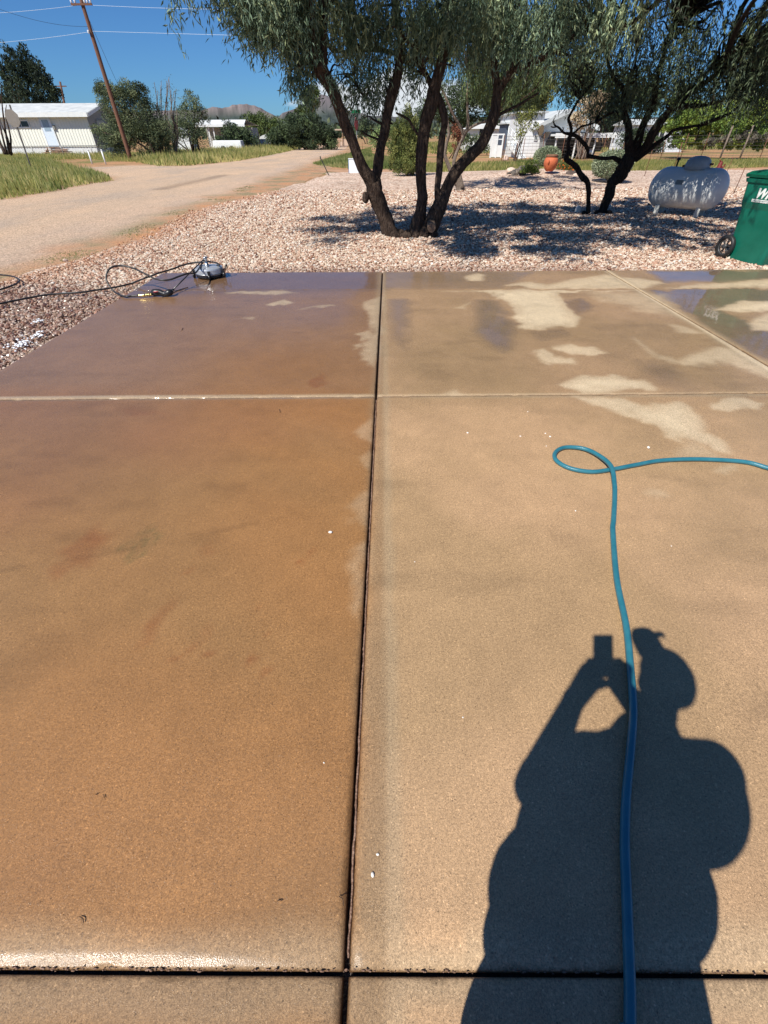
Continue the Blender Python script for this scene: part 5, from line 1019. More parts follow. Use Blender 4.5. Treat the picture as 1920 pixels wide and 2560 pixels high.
# gate pillar far down the road
q = P(846, 360, 96); q[2] = -.1; t_ = thing('stone_pillar', 'tan stone pillar at the far road edge below the dark bush', 'pillar', tuple(q)); mb = MB()
for k in range(6): mb.box((rng.normal(0, .02), 0, .14+.27*k), (.62, .6, .26))
mb.build('stones', mat('tan_stone', C(176, 146, 122), .9, var=.25, vs=4), t_, bevel=.03); mb = MB(); mb.box((0, 0, 1.68), (.76, .74, .1)); mb.build('cap', mat('cap_stone', C(190, 176, 160), .8), t_)
q = P(836, 356, 104); q[2] = -.1; t_ = thing('carport', 'small tan roofed shelter beyond the stone pillar', 'carport', tuple(q)); mb = MB(); mb.box((0, 1.5, 2.3), (3.4, 3.6, .18)); mb.build('roof', mat('tan_roof', C(190, 170, 150), .7), t_)
for a, b in ((-1.5, 0), (1.5, 0), (-1.5, 3), (1.5, 3)): mb = MB(); mb.box((a, b, 1.1), (.12, .12, 2.22)); mb.build('post', wood, t_)
# far stop sign with street name blades
Y0 = 46.; q = P(893, 372, Y0); q[2] = -.1; t_ = thing('stop_sign', 'red sign edge on with green street blades on top, seen between the dark trunks', 'sign', tuple(q)); zt_ = P(893, 278, Y0)[2]+.1; mb = MB(); mb.box((0, 0, zt_/2), (.06, .06, zt_)); mb.build('post', galv, t_)
mb = MB(); rr_ = .38; v_ = [(math.cos(R(22.5+45*k))*rr_*.30, -.05+math.cos(R(22.5+45*k))*rr_*.95, zt_-.75+math.sin(R(22.5+45*k))*rr_*1.1) for k in range(8)]; v_ += [(x+.02, y-.005, z) for x, y, z in v_]; mb.add(v_, [tuple(range(8)), tuple(reversed(range(8, 16)))]+[(k, 8+k, 8+(k+1) % 8, (k+1) % 8) for k in range(8)]); mb.build('plate', mat('sign_red', C(176, 36, 34), .45), t_)
mb = MB(); mb.box((0, -.02, zt_-.02), (.72, .02, .2)); mb.build('street_blade', mat('sign_green', C(34, 130, 84), .4), t_); mb = MB(); mb.box((.02, 0, zt_+.2), (.02, .6, .18)); mb.build('street_blade', mat('sign_green', C(34, 130, 84), .4), t_)

# ---- white house on the right with carport
Y0 = 50.; O = P(1345, 385, Y0); O[2] = -.1; wh = thing('white_house', 'bright white gabled house behind the clay pot', 'house', tuple(O)); L0 = lambda a, b, Y=Y0: P(a, b, Y)-O
siding = bpy.data.materials.new('white_lap_siding'); siding.use_nodes = True
def lap():
    N = siding.node_tree.nodes; L = siding.node_tree.links; b = N['Principled BSDF']; b.inputs['Base Color'].default_value = C(232, 234, 234, .95); b.inputs['Roughness'].default_value = .5
    tcn = N.new('ShaderNodeTexCoord'); w = N.new('ShaderNodeTexWave'); w.wave_type = 'BANDS'; w.bands_direction = 'Z'; w.wave_profile = 'SAW'; w.inputs['Scale'].default_value = 1.4; L.new(tcn.outputs['Object'], w.inputs[0])
    bp = N.new('ShaderNodeBump'); bp.inputs['Distance'].default_value = .02; bp.inputs['Strength'].default_value = .6; L.new(w.outputs[0], bp.inputs['Height']); L.new(bp.outputs[0], b.inputs['Normal'])
lap()
xl = L0(1292, 350)[0]; xm = L0(1352, 350)[0]; xr = L0(1475, 350)[0]; zb = .0; zt = L0(1340, 300)[2]; zpk = L0(1418, 272)[2]; ze = L0(1345, 311)[2]
mb = MB(); mb.prism([(xl, 0), (xm, 0), (xm, 8), (xl, 8)], 0, zt+.45); mb.build('wall', siding, wh)
mb = MB(); xpk = L0(1418, 300)[0]; x9 = xpk*2-xm+.3
mb.add([(xm, .6, .6), (x9, .6, .6), (x9, .6, ze), (xpk, .6, zpk-.25), (xm, .6, ze), (xm, 9, .6), (x9, 9, .6), (x9, 9, ze), (xpk, 9, zpk-.25), (xm, 9, ze)], [(0, 1, 2, 3, 4), (9, 8, 7, 6, 5), (0, 4, 9, 5), (1, 6, 7, 2), (0, 5, 6, 1)]); mb.build('gable_wall', siding, wh)
mb = MB()
for s in (-1, 1):
    xe = xpk+s*(xpk-xm+.9); zo = ze-.15; mb.add([(xe, -.3, zo), (xpk, -.3, zpk), (xpk, 9.4, zpk), (xe, 9.4, zo), (xe, -.3, zo-.28), (xpk, -.3, zpk-.28), (xpk, 9.4, zpk-.28), (xe, 9.4, zo-.28)], [(0, 1, 2, 3), (7, 6, 5, 4), (0, 4, 5, 1), (0, 3, 7, 4), (3, 2, 6, 7)])
mb.box(((xl+xm)/2, 4, zt+.5), (xm-xl+.4, 8.6, .12)); mb.build('roof', roof_white, wh)
a0 = L0(1334, 351); a1 = L0(1345, 337); win(wh, a0[0], a1[0], a0[2], a1[2], -.05)
a0 = L0(1343, 338); a1 = L0(1359, 312); cx = (a0[0]+a1[0])/2; cz = (a0[2]+a1[2])/2; rx = (a1[0]-a0[0])/2; rz_ = (a1[2]-a0[2])/2; mb = MB(); n8 = [(math.cos(R(22.5+45*k)), math.sin(R(22.5+45*k))) for k in range(8)]; v_ = [(cx+a*rx*1.08, -.35, cz+b*rz_*1.08) for a, b in n8]+[(cx+a*rx*1.08, .01, cz+b*rz_*1.08) for a, b in n8]; mb.add(v_, [tuple(reversed(range(8))), tuple(range(8, 16))]+[(k, (k+1) % 8, 8+(k+1) % 8, 8+k) for k in range(8)]); mb.build('bay_window', mat('brown_screen', C(112, 96, 74), .4, var=.2), wh)
# carport part of the house
c0_ = L0(1357, 338); c1_ = L0(1500, 338); zc_ = c0_[2]; mb = MB(); mb.box(((c0_[0]+c1_[0])/2, -1.6, zc_), (c1_[0]-c0_[0], 4.2, .14)); mb.box(((c0_[0]+c1_[0])/2, -3.73, zc_-.02), (c1_[0]-c0_[0]+.04, .05, .3)); mb.build('carport_roof', white_paint, wh)
for f_ in (.04, .36, .68, .97): mb = MB(); mb.box((c0_[0]+(c1_[0]-c0_[0])*f_, -3.5, zc_/2), (.1, .1, zc_)); mb.build('carport_post', white_paint, wh)
mb = MB(); mb.box(((c0_[0]+c1_[0])/2+.5, .55, zc_/2-.05), (c1_[0]-c0_[0]-1.2, .06, zc_-.2)); dkw = mb.build('shade_panel', mat('shade_brown', C(70, 62, 56), .8), wh)  # dark brown sheet standing in for the shade under the carport roof
# dark pickup or suv under it
q = P(1421, 386, 48.6); q[2] = -.1; sv_ = thing('parked_suv', 'black parked suv under the white carport', 'car', tuple(q)); carp = mat('black_paint', (.012, .012, .014, 1), .25, coat=.8, var=.1)
def profile_body(pr, w, name, m, par, bev=.05):
    mb = MB(); n_ = len(pr); v_ = [(a, -w/2, b) for a, b in pr]+[(a, w/2, b) for a, b in pr]; mb.add(v_, [tuple(reversed(range(n_))), tuple(range(n_, 2*n_))]+[(k, (k+1) % n_, n_+(k+1) % n_, n_+k) for k in range(n_)]); return mb.build(name, m, par, bevel=bev)
profile_body([(-2.4, .45), (2.35, .45), (2.42, .75), (2.35, 1.02), (1.4, 1.12), (.75, 1.68), (-2.1, 1.74), (-2.42, 1.1)], 1.9, 'body', carp, sv_)
for a, b in ((-2.05, -.95), (-.85, .1), (.2, .98)): mb = MB(); mb.box(((a+b)/2, -.955, 1.37), (b-a-.1, .02, .42)); mb.build('window', dark_glass, sv_)
for s in (-1.5, 1.5):
    mb = MB(); mb.lathe([(.24, -.12), (.38, -.11), (.40, -.05), (.40, .08), (.3, .1)], (s, -.88, .40), 20, axis='y'); w_ = mb.build('wheel', black_rubber, sv_); mb = MB(); mb.lathe([(.02, -.03), (.24, -.02), (.27, .02)], (s, -1.02, .40), 16, axis='y')
    mb.build('rim', mat('alloy', C(214, 218, 222), .35, metal=.5), w_)
mb = MB(); mb.box((2.36, -.6, .86), (.06, .34, .14)); mb.build('headlight', mat('lamp_lens', C(210, 214, 218), .15), sv_)
# ramp with rails
g0 = P(1288, 390, 49); g0[2] = -.1; rp = thing('access_ramp', 'white ramp with hand rails sloping down left of the white house', 'ramp', tuple(g0)); A = P(1268, 352, 50.5)-g0; B = P(1300, 389, 47.5)-g0; mb = MB()
mb.add([(A[0], A[1], A[2]), (A[0]+.9, A[1]+1.2, A[2]), (B[0]+.9, B[1]+1.2, .02), (B[0], B[1], .02), (A[0], A[1], A[2]-.3), (A[0]+.9, A[1]+1.2, A[2]-.3), (B[0]+.9, B[1]+1.2, -.1), (B[0], B[1], -.1)], [(0, 3, 2, 1), (4, 5, 6, 7), (0, 4, 7, 3), (1, 2, 6, 5), (0, 1, 5, 4)]); mb.build('deck', white_paint, rp)
for dz in (.55, .95): mb = MB(); mb.tube([A+(0, 0, dz), B+(0, 0, dz)], .035, 6); mb.build('rail', white_paint, rp)
for t in np.linspace(0, 1, 5): mb = MB(); p = A+(B-A)*t; mb.tube([p+(0, 0, -.4 if t < .6 else 0), p+(0, 0, .97)], .035, 6); mb.build('baluster', white_paint, rp)
g0 = P(1274, 372, 54); g0[2] = -.1; t_ = thing('dark_shed', 'dark blue grey shed between the ramp and the small white porch', 'shed', tuple(g0)); x0 = P(1261, 350, 54)[0]-g0[0]; x1 = P(1290, 350, 54)[0]-g0[0]; h_ = P(1274, 310, 54)[2]+.1
mb = MB(); mb.box(((x0+x1)/2, 1.5, h_/2+.2), (x1-x0, 3, h_-.4)); wall_ribs(mb, (x0, -.012), (x1, -.012), .4, h_-.02, .25, .03); mb.build('wall', mat('slate_wall', C(74, 84, 100), .6), t_); mb = MB(); mb.box(((x0+x1)/2, 1.4, h_+.05), (x1-x0+.3, 3.4, .1)); mb.build('roof', roof_white, t_)
g0 = P(1244, 384, 50); g0[2] = -.1; t_ = thing('white_porch', 'small white open porch with rails and a solid lower panel', 'porch', tuple(g0)); x0 = P(1230, 350, 50)[0]-g0[0]; x1 = P(1257, 350, 50)[0]-g0[0]; h_ = P(1244, 336, 50)[2]+.1
mb = MB(); mb.box(((x0+x1)/2, 0, .45), (x1-x0, .1, .8)); mb.build('panel', white_paint, t_)
for a in (x0, (x0+x1)/2, x1): mb = MB(); mb.box((a, -.02, h_/2), (.1, .1, h_)); mb.build('post', white_paint, t_)
mb = MB(); mb.box(((x0+x1)/2, 0, h_), (x1-x0+.2, .12, .1)); mb.box(((x0+x1)/2, 0, 1.25), (x1-x0, .05, .06)); mb.build('rail', white_paint, t_)
g0 = P(1215, 375, 66); g0[2] = -.1; t_ = thing('small_white_house', 'white cottage behind the small porch with a low gable', 'house', tuple(g0)); x0 = P(1168, 350, 66)[0]-g0[0]; x1 = P(1262, 350, 66)[0]-g0[0]; h_ = P(1215, 322, 66)[2]+.1; hp = P(1215, 308, 66)[2]+.1
mb = MB(); mb.prism([(x0, 0), (x1, 0), (x1, 5), (x0, 5)], 0, h_); mb.build('wall', siding, t_); mb = MB(); mb.add([(x0-.3, -.4, h_), ((x0+x1)/2, -.4, hp), (x1+.3, -.4, h_), (x0-.3, 5.4, h_), ((x0+x1)/2, 5.4, hp), (x1+.3, 5.4, h_)], [(0, 1, 4, 3), (1, 2, 5, 4), (0, 2, 1), (3, 4, 5)]); mb.build('roof', white_paint, t_); win(t_, x0+1.2, x0+2.2, 1.2, 2.2, -.05)
g0 = P(1640, 392, 62); g0[2] = -.1; t_ = thing('long_white_building', 'pale white building glimpsed behind the dark tree and the tank', 'building', tuple(g0)); x0 = P(1584, 350, 62)[0]-g0[0]; x1 = P(1712, 350, 62)[0]-g0[0]; h_ = P(1640, 312, 62)[2]+.1; hp = P(1640, 296, 62)[2]+.1
mb = MB(); mb.prism([(x0, 0), (x1, 0), (x1, 6), (x0, 6)], 0, h_); mb.build('wall', mat('pale_siding', C(214, 222, 228), .5, var=.05), t_); mb = MB(); mb.add([(x0-.3, -.4, h_), (x0-.3, 3, hp), (x0-.3, 6.4, h_), (x1+.3, -.4, h_), (x1+.3, 3, hp), (x1+.3, 6.4, h_)], [(0, 3, 4, 1), (1, 4, 5, 2), (0, 1, 2), (3, 5, 4)]); mb.build('roof', roof_white, t_); win(t_, x0+2, x0+3.2, 1.1, 2.2, -.05)
# wire fence across the back
fy = 41.; fxa = float(P(1255, 390, fy)[0]); fxb = float(P(2050, 390, fy)[0]); t_ = thing('wire_fence', 'tall wire mesh fence on wooden and steel posts behind the yard', 'fence', (fxa, fy, -.1)); hf = 1.55; n_ = 17
for k in range(n_):
    x_ = (fxb-fxa)*k/(n_-1); mb = MB(); thick = k in (11, 12, 14)
    mb.tube([(x_, 0, 0), (x_+rng.normal(0, .05), 0, hf*(1.28 if thick else rng.uniform(.9, 1.05)))], .06 if thick else .022, 7); mb.build('post', bark_grey if thick else rust, t_)
mb = MB()
for z_ in np.linspace(.15, hf*.95, 8): mb.tube([(0, .0, z_), ((fxb-fxa)*.5, 0, z_-.02), (fxb-fxa, 0, z_)], .008, 4, caps=False)
for x_ in np.arange(0, fxb-fxa, .3): mb.tube([(x_, .01, .1), (x_, .01, hf*.95)], .004, 3, caps=False)
o_ = mb.build('mesh_wire', mat('fence_wire', C(104, 98, 92), .6, metal=.4), t_); o_['kind'] = 'stuff'
# leaning rebar stakes
for a, b, a1, b1, lb in ((1610, 444, 1638, 352, 'thin rusty stake left of the grey tank'), (1684, 424, 1706, 356, 'dark stake behind the left end of the grey tank'), (1813, 440, 1833, 392, 'dark stake right of the red ornament'), (1834, 484, 1863, 418, 'rusty stake between the tank and the green bin'), (1258, 402, 1262, 372, 'short rusty stake behind the trunk fork'), (1288, 402, 1296, 352, 'thin stake left of the young tree')):
    g0 = G(a, b, -.04); t = P(a1, b1, g0[1])-g0; o_ = MB().tube([(0, 0, -.1), t], .012 if g0[1] < 30 else .02, 6).build('fence_stake', rust); o_.location = g0; tag(o_, lb, 'stake', group='rusty stakes round the yard')
g0 = G(822, 438, -.04); t = P(800, 392, g0[1])-g0; t_ = thing('steel_post', 'dark steel fence post leaning left at the corner of the gravel', 'post', tuple(g0)); mb = MB(); mb.box(t/2, (.05, .012, t[2]), M=Matrix(((1, 0, t[0]/t[2]), (0, 1, 0), (0, 0, 1)))); mb.box(t/2+(0, .02, 0), (.012, .04, t[2]), M=Matrix(((1, 0, t[0]/t[2]), (0, 1, 0), (0, 0, 1)))); mb.build('bar', mat('tpost', (.03, .032, .03, 1), .6), t_); mb = MB(); mb.box(t*.96, (.056, .02, .1)); mb.build('tip', mat('tpost_tip', (.05, .06, .05, 1), .6), t_)
g0 = G(907, 378, -.1); t = P(905, 355, g0[1])-g0; o_ = MB().tube([(0, 0, 0), t], .03, 6).build('steel_post', rust); o_.location = g0; tag(o_, 'small rusty post in the grass beyond the white box', 'post')
# white box near the trunks
g0 = G(886, 433, -.05); t_ = thing('utility_box', 'white rectangular utility box half hidden behind the leaning trunk', 'utility box', tuple(g0)); w_ = P(900, 415, g0[1])[0]-P(874, 415, g0[1])[0]; h_ = P(880, 398, g0[1])[2]+.05
mb = MB(); mb.box((0, .1, h_/2), (w_, .3, h_)); mb.build('body', mat('box_white', C(232, 238, 244), .4, var=.03), t_, bevel=.015); mb = MB(); mb.box((-w_/2-.012, .1, h_/2), (.02, .31, h_*.98)); e_ = mb.build('edge', mat('box_edge', C(96, 140, 190), .5), t_); mb = MB(); mb.box((0, .1, h_+.015), (w_+.04, .34, .03)); mb.build('lid', mat('box_white', C(232, 238, 244), .4), t_)
# pot, flowers, rocks, driftwood
def onz(px, py): 
    g0 = G(px, py)
    for _ in range(6): g0 = G(px, py, float(hz(g0[0], g0[1])))
    return g0
g0 = onz(1373, 428); t_ = thing('clay_pot', 'round terracotta pot with a collar on the gravel mound', 'pot', tuple(g0)); terra = mat('terracotta', C(196, 104, 66, .9), .75, var=.15, vs=5, bump=.2, bs=40); s_ = .34*(g0[1]/29.)
s_ = (P(1391, 410, g0[1])[0]-P(1357, 410, g0[1])[0])/2
mb = MB(); mb.lathe([(s_*.5, 0), (s_*.78, s_*.3), (s_*.98, s_*.8), (s_, s_*1.1), (s_*.9, s_*1.45), (s_*.72, s_*1.62)], (0, 0, 0), 28); mb.build('bowl', terra, t_); mb = MB(); mb.lathe([(s_*.74, s_*1.62), (s_*.8, s_*1.68), (s_*.82, s_*1.9), (s_*.7, s_*1.92), (s_*.66, s_*1.7), (s_*.6, s_*1.66)], (0, 0, 0), 28); mb.build('rim', mat('dark_terracotta', C(122, 84, 62), .8, var=.2), t_)
for s in (-.55,): mb = MB(); th = np.linspace(0, math.pi, 9); mb.tube([(s*s_*1.1+.0*a, -s_*.82-.05*math.sin(a), s_*1.15+math.cos(a)*s_*.2) for a in th], .022, 7); mb.build('handle', terra, t_)
g0 = onz(1412, 440); t_ = thing('flowering_plant', 'small plant with orange flowers right of the clay pot', 'plant', tuple(g0)); n = 2600; s = rng.normal(size=(n, 3)); s /= np.linalg.norm(s, axis=1)[:, None]; s[:, 2] = np.abs(s[:, 2]); pos = s*rng.uniform(.2, 1, (n, 1))*(.62, .4, .66); v, c = leaves(pos, s+(0, 0, .3), .08, .035, np.array([x[:3] for x in GG])[rng.integers(0, 4, n)]*.85); leaf_obj('foliage', v, c, leafy, t_)
n = 190; s = rng.normal(size=(n, 3)); s /= np.linalg.norm(s, axis=1)[:, None]; s[:, 2] = np.abs(s[:, 2]); v, c = leaves(s*(.6, .42, .62)+(0, -.02, 0), rng.normal(size=(n, 3)), .06, .055, np.array([C(226, 112, 40)[:3], C(206, 76, 44)[:3]])[rng.integers(0, 2, n)]); leaf_obj('flowers', v, c, leafy, t_)['kind'] = 'stuff'
g0 = onz(1372, 434)+(-.75, .1, 0); t_ = thing('low_plant', 'low yellow green plant left of the clay pot', 'plant', tuple(g0)); n = 1100; s = rng.normal(size=(n, 3)); s[:, 2] = np.abs(s[:, 2]); s /= np.linalg.norm(s, axis=1)[:, None]; v, c = leaves(s*rng.uniform(.2, 1, (n, 1))*(.42, .3, .5), s+(0, 0, .4), .08, .03, np.array([x[:3] for x in G3])[rng.integers(0, 4, n)]); leaf_obj('foliage', v, c, leafy, t_)
def rock(px, py, r, label, m, grp='rocks round the flower mound'):
    g0 = onz(px, py); n_ = 14; mb = MB(); mb.ball((0, 0, 0), 1, n_); v_ = mb.v[0]; f_ = 1+.5*(fbm(v_[:, 0]*1.3+px, v_[:, 1]*1.3+v_[:, 2]*1.7, 3, px)-.5); mb.v[0] = v_*f_[:, None]*np.array(r)+(0, 0, r[2]*.5); o = mb.build('rock', m); o.location = g0; tag(o, label, 'rock', group=grp)
rk = mat('rock_dark', C(84, 72, 66), .9, var=.3, vs=6, bump=.6, bs=14); rl_ = mat('rock_pale', C(206, 184, 166), .9, var=.2, vs=6, bump=.5, bs=14)
rock(1424, 446, (.26, .2, .2), 'dark round rock below the orange flowers', rk); rock(1441, 447, (.2, .15, .14), 'pale rock beside the dark round rock', rl_); rock(1400, 441, (.24, .16, .12), 'pale rock between the pot and the orange flowers', rl_); rock(1277, 431, (.2, .2, .12), 'reddish pale rock at the left tip of the driftwood', rl_); rock(1291, 437, (.26, .2, .13), 'flat pale rock under the driftwood', rl_); rock(1443, 532, (.07, .06, .11), 'small white stone standing left of the gnarled trunk', mat('rock_white', C(232, 224, 212), .8, var=.1)); rock(1264, 401, (.24, .2, .2), 'tan rock on the dry grass beyond the mound', rl_)
g0 = onz(1300, 448); t_ = thing('driftwood_log', 'twisted weathered log arched over the gravel mound', 'log', tuple(g0)); L0 = lambda a, b, dy=0: P(a, b, g0[1]+dy)-g0; mb = MB()
for pts, r in (([(1282, 448), (1288, 436), (1298, 430), (1308, 424), (1320, 422), (1330, 426), (1336, 436)], (.14, .16, .15, .13, .14, .12, .08)), ([(1298, 446), (1303, 434), (1312, 427), (1326, 420), (1340, 416), (1346, 430)], (.1, .12, .12, .1, .09, .06)), ([(1268, 434), (1276, 432), (1284, 430), (1296, 432)], (.03, .05, .08, .09))):
    q = cr([L0(a, b, rng.uniform(-.2, .2)) for a, b in pts], 5); rr_ = np.interp(np.linspace(0, 1, len(q)), np.linspace(0, 1, len(r)), r); mb.tube(q, rr_, 9, noise=.18)
mb.build('wood', bark('driftwood', (.11, .09, .075, 1), (.42, .36, .30, 1)), t_)
# ---- propane tank
c_ = np.array((7.32, 13.0, 0)); ax = np.array((.70, -.714, 0)); ang = math.atan2(ax[1], ax[0]); t_ = thing('propane_tank', 'large grey domed propane tank on short legs dappled with tree shade', 'propane tank', (c_[0], c_[1], float(hz(*c_[:2]))), ang)
tankm = mat('tank_grey', C(208, 210, 208), .38, var=.07, vs=3, bump=.05, bs=30); Rr = .40; Lh = .52; zc_ = .54
pr = [(.001, -Lh-Rr*.82)]+[(Rr*math.sin(a), -Lh-Rr*.82*math.cos(a)) for a in np.linspace(.12, math.pi/2, 12)]+[(Rr*1.004, -Lh+.01), (Rr, -.3), (Rr, .3), (Rr*1.004, Lh-.01)]+[(Rr*math.sin(a), Lh+Rr*.82*math.cos(a)) for a in np.linspace(math.pi/2, .12, 12)]+[(.001, Lh+Rr*.82)]
mb = MB(); mb.lathe(pr, (0, 0, zc_), 56, axis='x'); sh_o = mb.build('shell', tankm, t_)
for a in (-Lh, Lh): mb = MB(); th = np.arange(48)*2*math.pi/48; mb.tube([(a, math.cos(q)*(Rr+.001), zc_+math.sin(q)*(Rr+.001)) for q in th], .005, 6, closed=True); mb.build('weld_seam', tankm, sh_o)
mb = MB(); mb.box((-.1, -Rr*.94, zc_+.13), (.16, .006, .09), M=Matrix.Rotation(R(-20), 3, 'X')); mb.build('data_plate', mat('plate_dull', C(150, 152, 150), .4, metal=.5), sh_o)
mb = MB(); dz = zc_+Rr-.04; mb.lathe([(.27, 0), (.265, .09), (.24, .17), (.17, .225), (.08, .245), (.001, .25)], (0.05, 0, dz), 28); dm = mb.build('dome', mat('dome_grey', C(150, 160, 166), .5, var=.15, vs=8), t_); mb = MB(); mb.box((.33, 0, dz+.1), (.06, .1, .04)); mb.box((-.23, 0, dz+.05), (.06, .12, .05)); mb.build('hinge', rust, dm)
mb = MB(); mb.lathe([(.02, 0), (.02, .13), (.045, .14), (.045, .18)], (-.42, .05, zc_+Rr-.02), 10); mb.build('valve', black_plastic, t_)
for a in (-.46, .46):
    for s in (-1, 1): mb = MB(); mb.box((a, s*.20, .10), (.10, .05, .26)); mb.box((a, s*.20, -.015), (.16, .1, .02)); mb.build('leg', mat('leg_pale', C(190, 190, 184), .6, var=.2), t_)
g0 = G(1792, 434, -.05); t_ = thing('yard_ornament', 'rusty red metal yard ornament right of the tank dome', 'ornament', tuple(g0)); h_ = P(1792, 402, g0[1])[2]+.05; rr_ = mat('rusty_red', C(104, 34, 28), .6, var=.25, vs=9)
mb = MB(); mb.lathe([(.16, 0), (.18, h_*.3), (.1, h_*.6), (.09, h_*.8), (.05, h_*.95), (.01, h_)], (0, 0, 0), 12); mb.build('body', rr_, t_); mb = MB(); mb.tube([(.08, 0, h_*.3), (.2, 0, h_*.55), (.26, 0, h_*.75)], (.05, .04, .015), 7); mb.build('tail', rr_, t_); mb = MB(); mb.tube([(-.02, 0, h_*.9), (-.1, 0, h_*1.05), (-.05, 0, h_*1.12)], (.03, .03, .01), 6); mb.build('comb', rr_, t_)

# ------------------------------------------------------------------ wheeled bin
cor = G(1892, 662, -.02); bk = G(1815, 643, -.02); dv = (cor-bk)[:2]; bl = np.hypot(*dv); ang = math.atan2(dv[1], dv[0])
bn = thing('trash_bin', 'tall green wheeled trash bin with white letters at the edge of the slab', 'trash bin', (bk[0], bk[1], -.02), ang)
green = mat('bin_green', C(5, 100, 80, .85), .34, col2=C(26, 116, 96, .85), vs=3.5, bump=.06, bs=90); Hb = 1.02; D0, D1 = .60, .80; W0, W1 = .52, .64
def binring(z, inset=0):
    t = z/Hb; d0 = -.10*t-(.02 if t > .75 else 0)*1; x0 = -.02-.13*t+inset; x1 = D0+.02+.10*t-inset; wd = (W0+(W1-W0)*t)/2-inset; yc = W0/2
    r = .055; pts = []
    for cx, cy, a0 in ((x1-r, yc-wd+r, -90), (x1-r, yc+wd-r, 0), (x0+r, yc+wd-r, 90), (x0+r, yc-wd+r, 180)):
        for k in range(5): a = R(a0+22.5*k); pts.append((cx+r*math.cos(a), cy+r*math.sin(a), z))
    return pts
mb = MB(); zs_ = [0, .02, .25, .5, .66, .70, .73, .80, .9, Hb]; v_ = []
for z in zs_:
    ins_ = .0 if z not in (.66, .70) else (.0 if z == .66 else -.008)
    v_ += binring(z, ins_ if z <= .7 else (-.014 if z > .7 else 0))
nr = 20; f_ = [(i*nr+j, i*nr+(j+1) % nr, (i+1)*nr+(j+1) % nr, (i+1)*nr+j) for i in range(len(zs_)-1) for j in range(nr)]; f_.append(tuple(reversed(range(nr)))); mb.add(v_, f_, False); body = mb.build('body', green, bn)
mb = MB(); v_ = binring(Hb-.045, -.03)+binring(Hb+.0, -.038)+binring(Hb+.004, -.03)
f_ = [(i*nr+j, i*nr+(j+1) % nr, (i+1)*nr+(j+1) % nr, (i+1)*nr+j) for i in range(2) for j in range(nr)]; f_.append(tuple(reversed(range(nr)))); f_.append(tuple(range(2*nr, 3*nr))); mb.add(v_, f_); mb.build('rim', green, bn)
mb = MB(); v_ = binring(Hb+.015, -.045)+binring(Hb+.05, -.05)+binring(Hb+.085, .0)+binring(Hb+.105, .10); f_ = [(i*nr+j, i*nr+(j+1) % nr, (i+1)*nr+(j+1) % nr, (i+1)*nr+j) for i in range(3) for j in range(nr)]; f_.append(tuple(reversed(range(nr)))); f_.append(tuple(range(3*nr, 4*nr))); mb.add(v_, f_, False); mb.build('lid', mat('bin_lid', C(6, 92, 70, .9), .4, var=.08), bn)
mb = MB(); mb.tube([(-.20, .06, Hb+.0), (-.24, .06, Hb+.01), (-.24, W0-.06, Hb+.01), (-.20, W0-.06, Hb+.0)], .018, 8); mb.build('handle', green, bn)
mb = MB(); mb.box((-.035, W0/2, .26), (.05, W0*.7, .3)); mb.tube([(-.04, -.06, .15), (-.04, W0+.06, .15)], .014, 8); mb.build('axle_housing', black_plastic, bn)
for y_ in (-.055, W0+.055):
    mb = MB(); mb.lathe([(.118, -.034), (.148, -.034), (.158, -.02), (.158, .02), (.148, .034), (.118, .034), (.112, .0), (.118, -.034)], (-.05, y_, .150), 30, axis='y', caps=False); wq = mb.build('wheel', black_rubber, bn)
    mb = MB(); mb.lathe([(.0, -.03), (.035, -.036), (.035, .03), (.0, .03)], (-.05, y_, .150), 14, axis='y')
    for k in range(6):
        a = R(60*k+12)
        for da in (-.16, .16): mb.tube([(-.05+.03*math.cos(a), y_, .150+.03*math.sin(a)), (-.05+.118*math.cos(a+da), y_-.0, .150+.118*math.sin(a+da))], .009, 5)
    mb.lathe([(.120, -.012), (.120, .012), (.104, .012), (.104, -.012), (.120, -.012)], (-.05, y_, .150), 30, axis='y', caps=False)
    mb.build('rim', mat('hub_grey', (.05, .05, .052, 1), .4), wq)
# lettering on the side
def text_mesh(body_, size, name, m, parent, shear=0., ext=.002, bold=0):
    cu = bpy.data.curves.new(name, 'FONT'); cu.body = body_; cu.size = size; cu.shear = shear; cu.extrude = ext; cu.offset = bold; cu.align_x = 'LEFT'
    tmp = bpy.data.objects.new('tmp', cu); me = bpy.data.meshes.new_from_object(tmp); bpy.data.objects.remove(tmp); bpy.data.curves.remove(cu)
    me.materials.clear(); me.materials.append(m); o = bpy.data.objects.new(name, me); COL.objects.link(o); o.parent = parent; return o
letter = mat('letter_white', C(232, 236, 232), .5, var=.05)
tz = .74; slope = (W1-W0)/2/Hb
for txt, sz, dx_, dz_, sh_, bo in (('WM', .165, .085, .06, .35, .006), ('WASTE MANAGEMENT', .028, .06, .008, .15, .0006)):
    o_ = text_mesh(txt, sz, 'lettering', letter, bn, sh_, .002, bo); o_.rotation_euler = (R(90)+math.atan(slope), 0, 0); zz = tz+dz_; yy = W0/2-(W0+(W1-W0)*zz/Hb)/2-.019; o_.location = (dx_, yy, zz)
mb = MB(); zz = tz+.038; yy = W0/2-(W0+(W1-W0)*zz/Hb)/2-.0185; mb.box((.23, yy, zz), (.34, .004, .010)); mb.build('lettering', letter, bn)

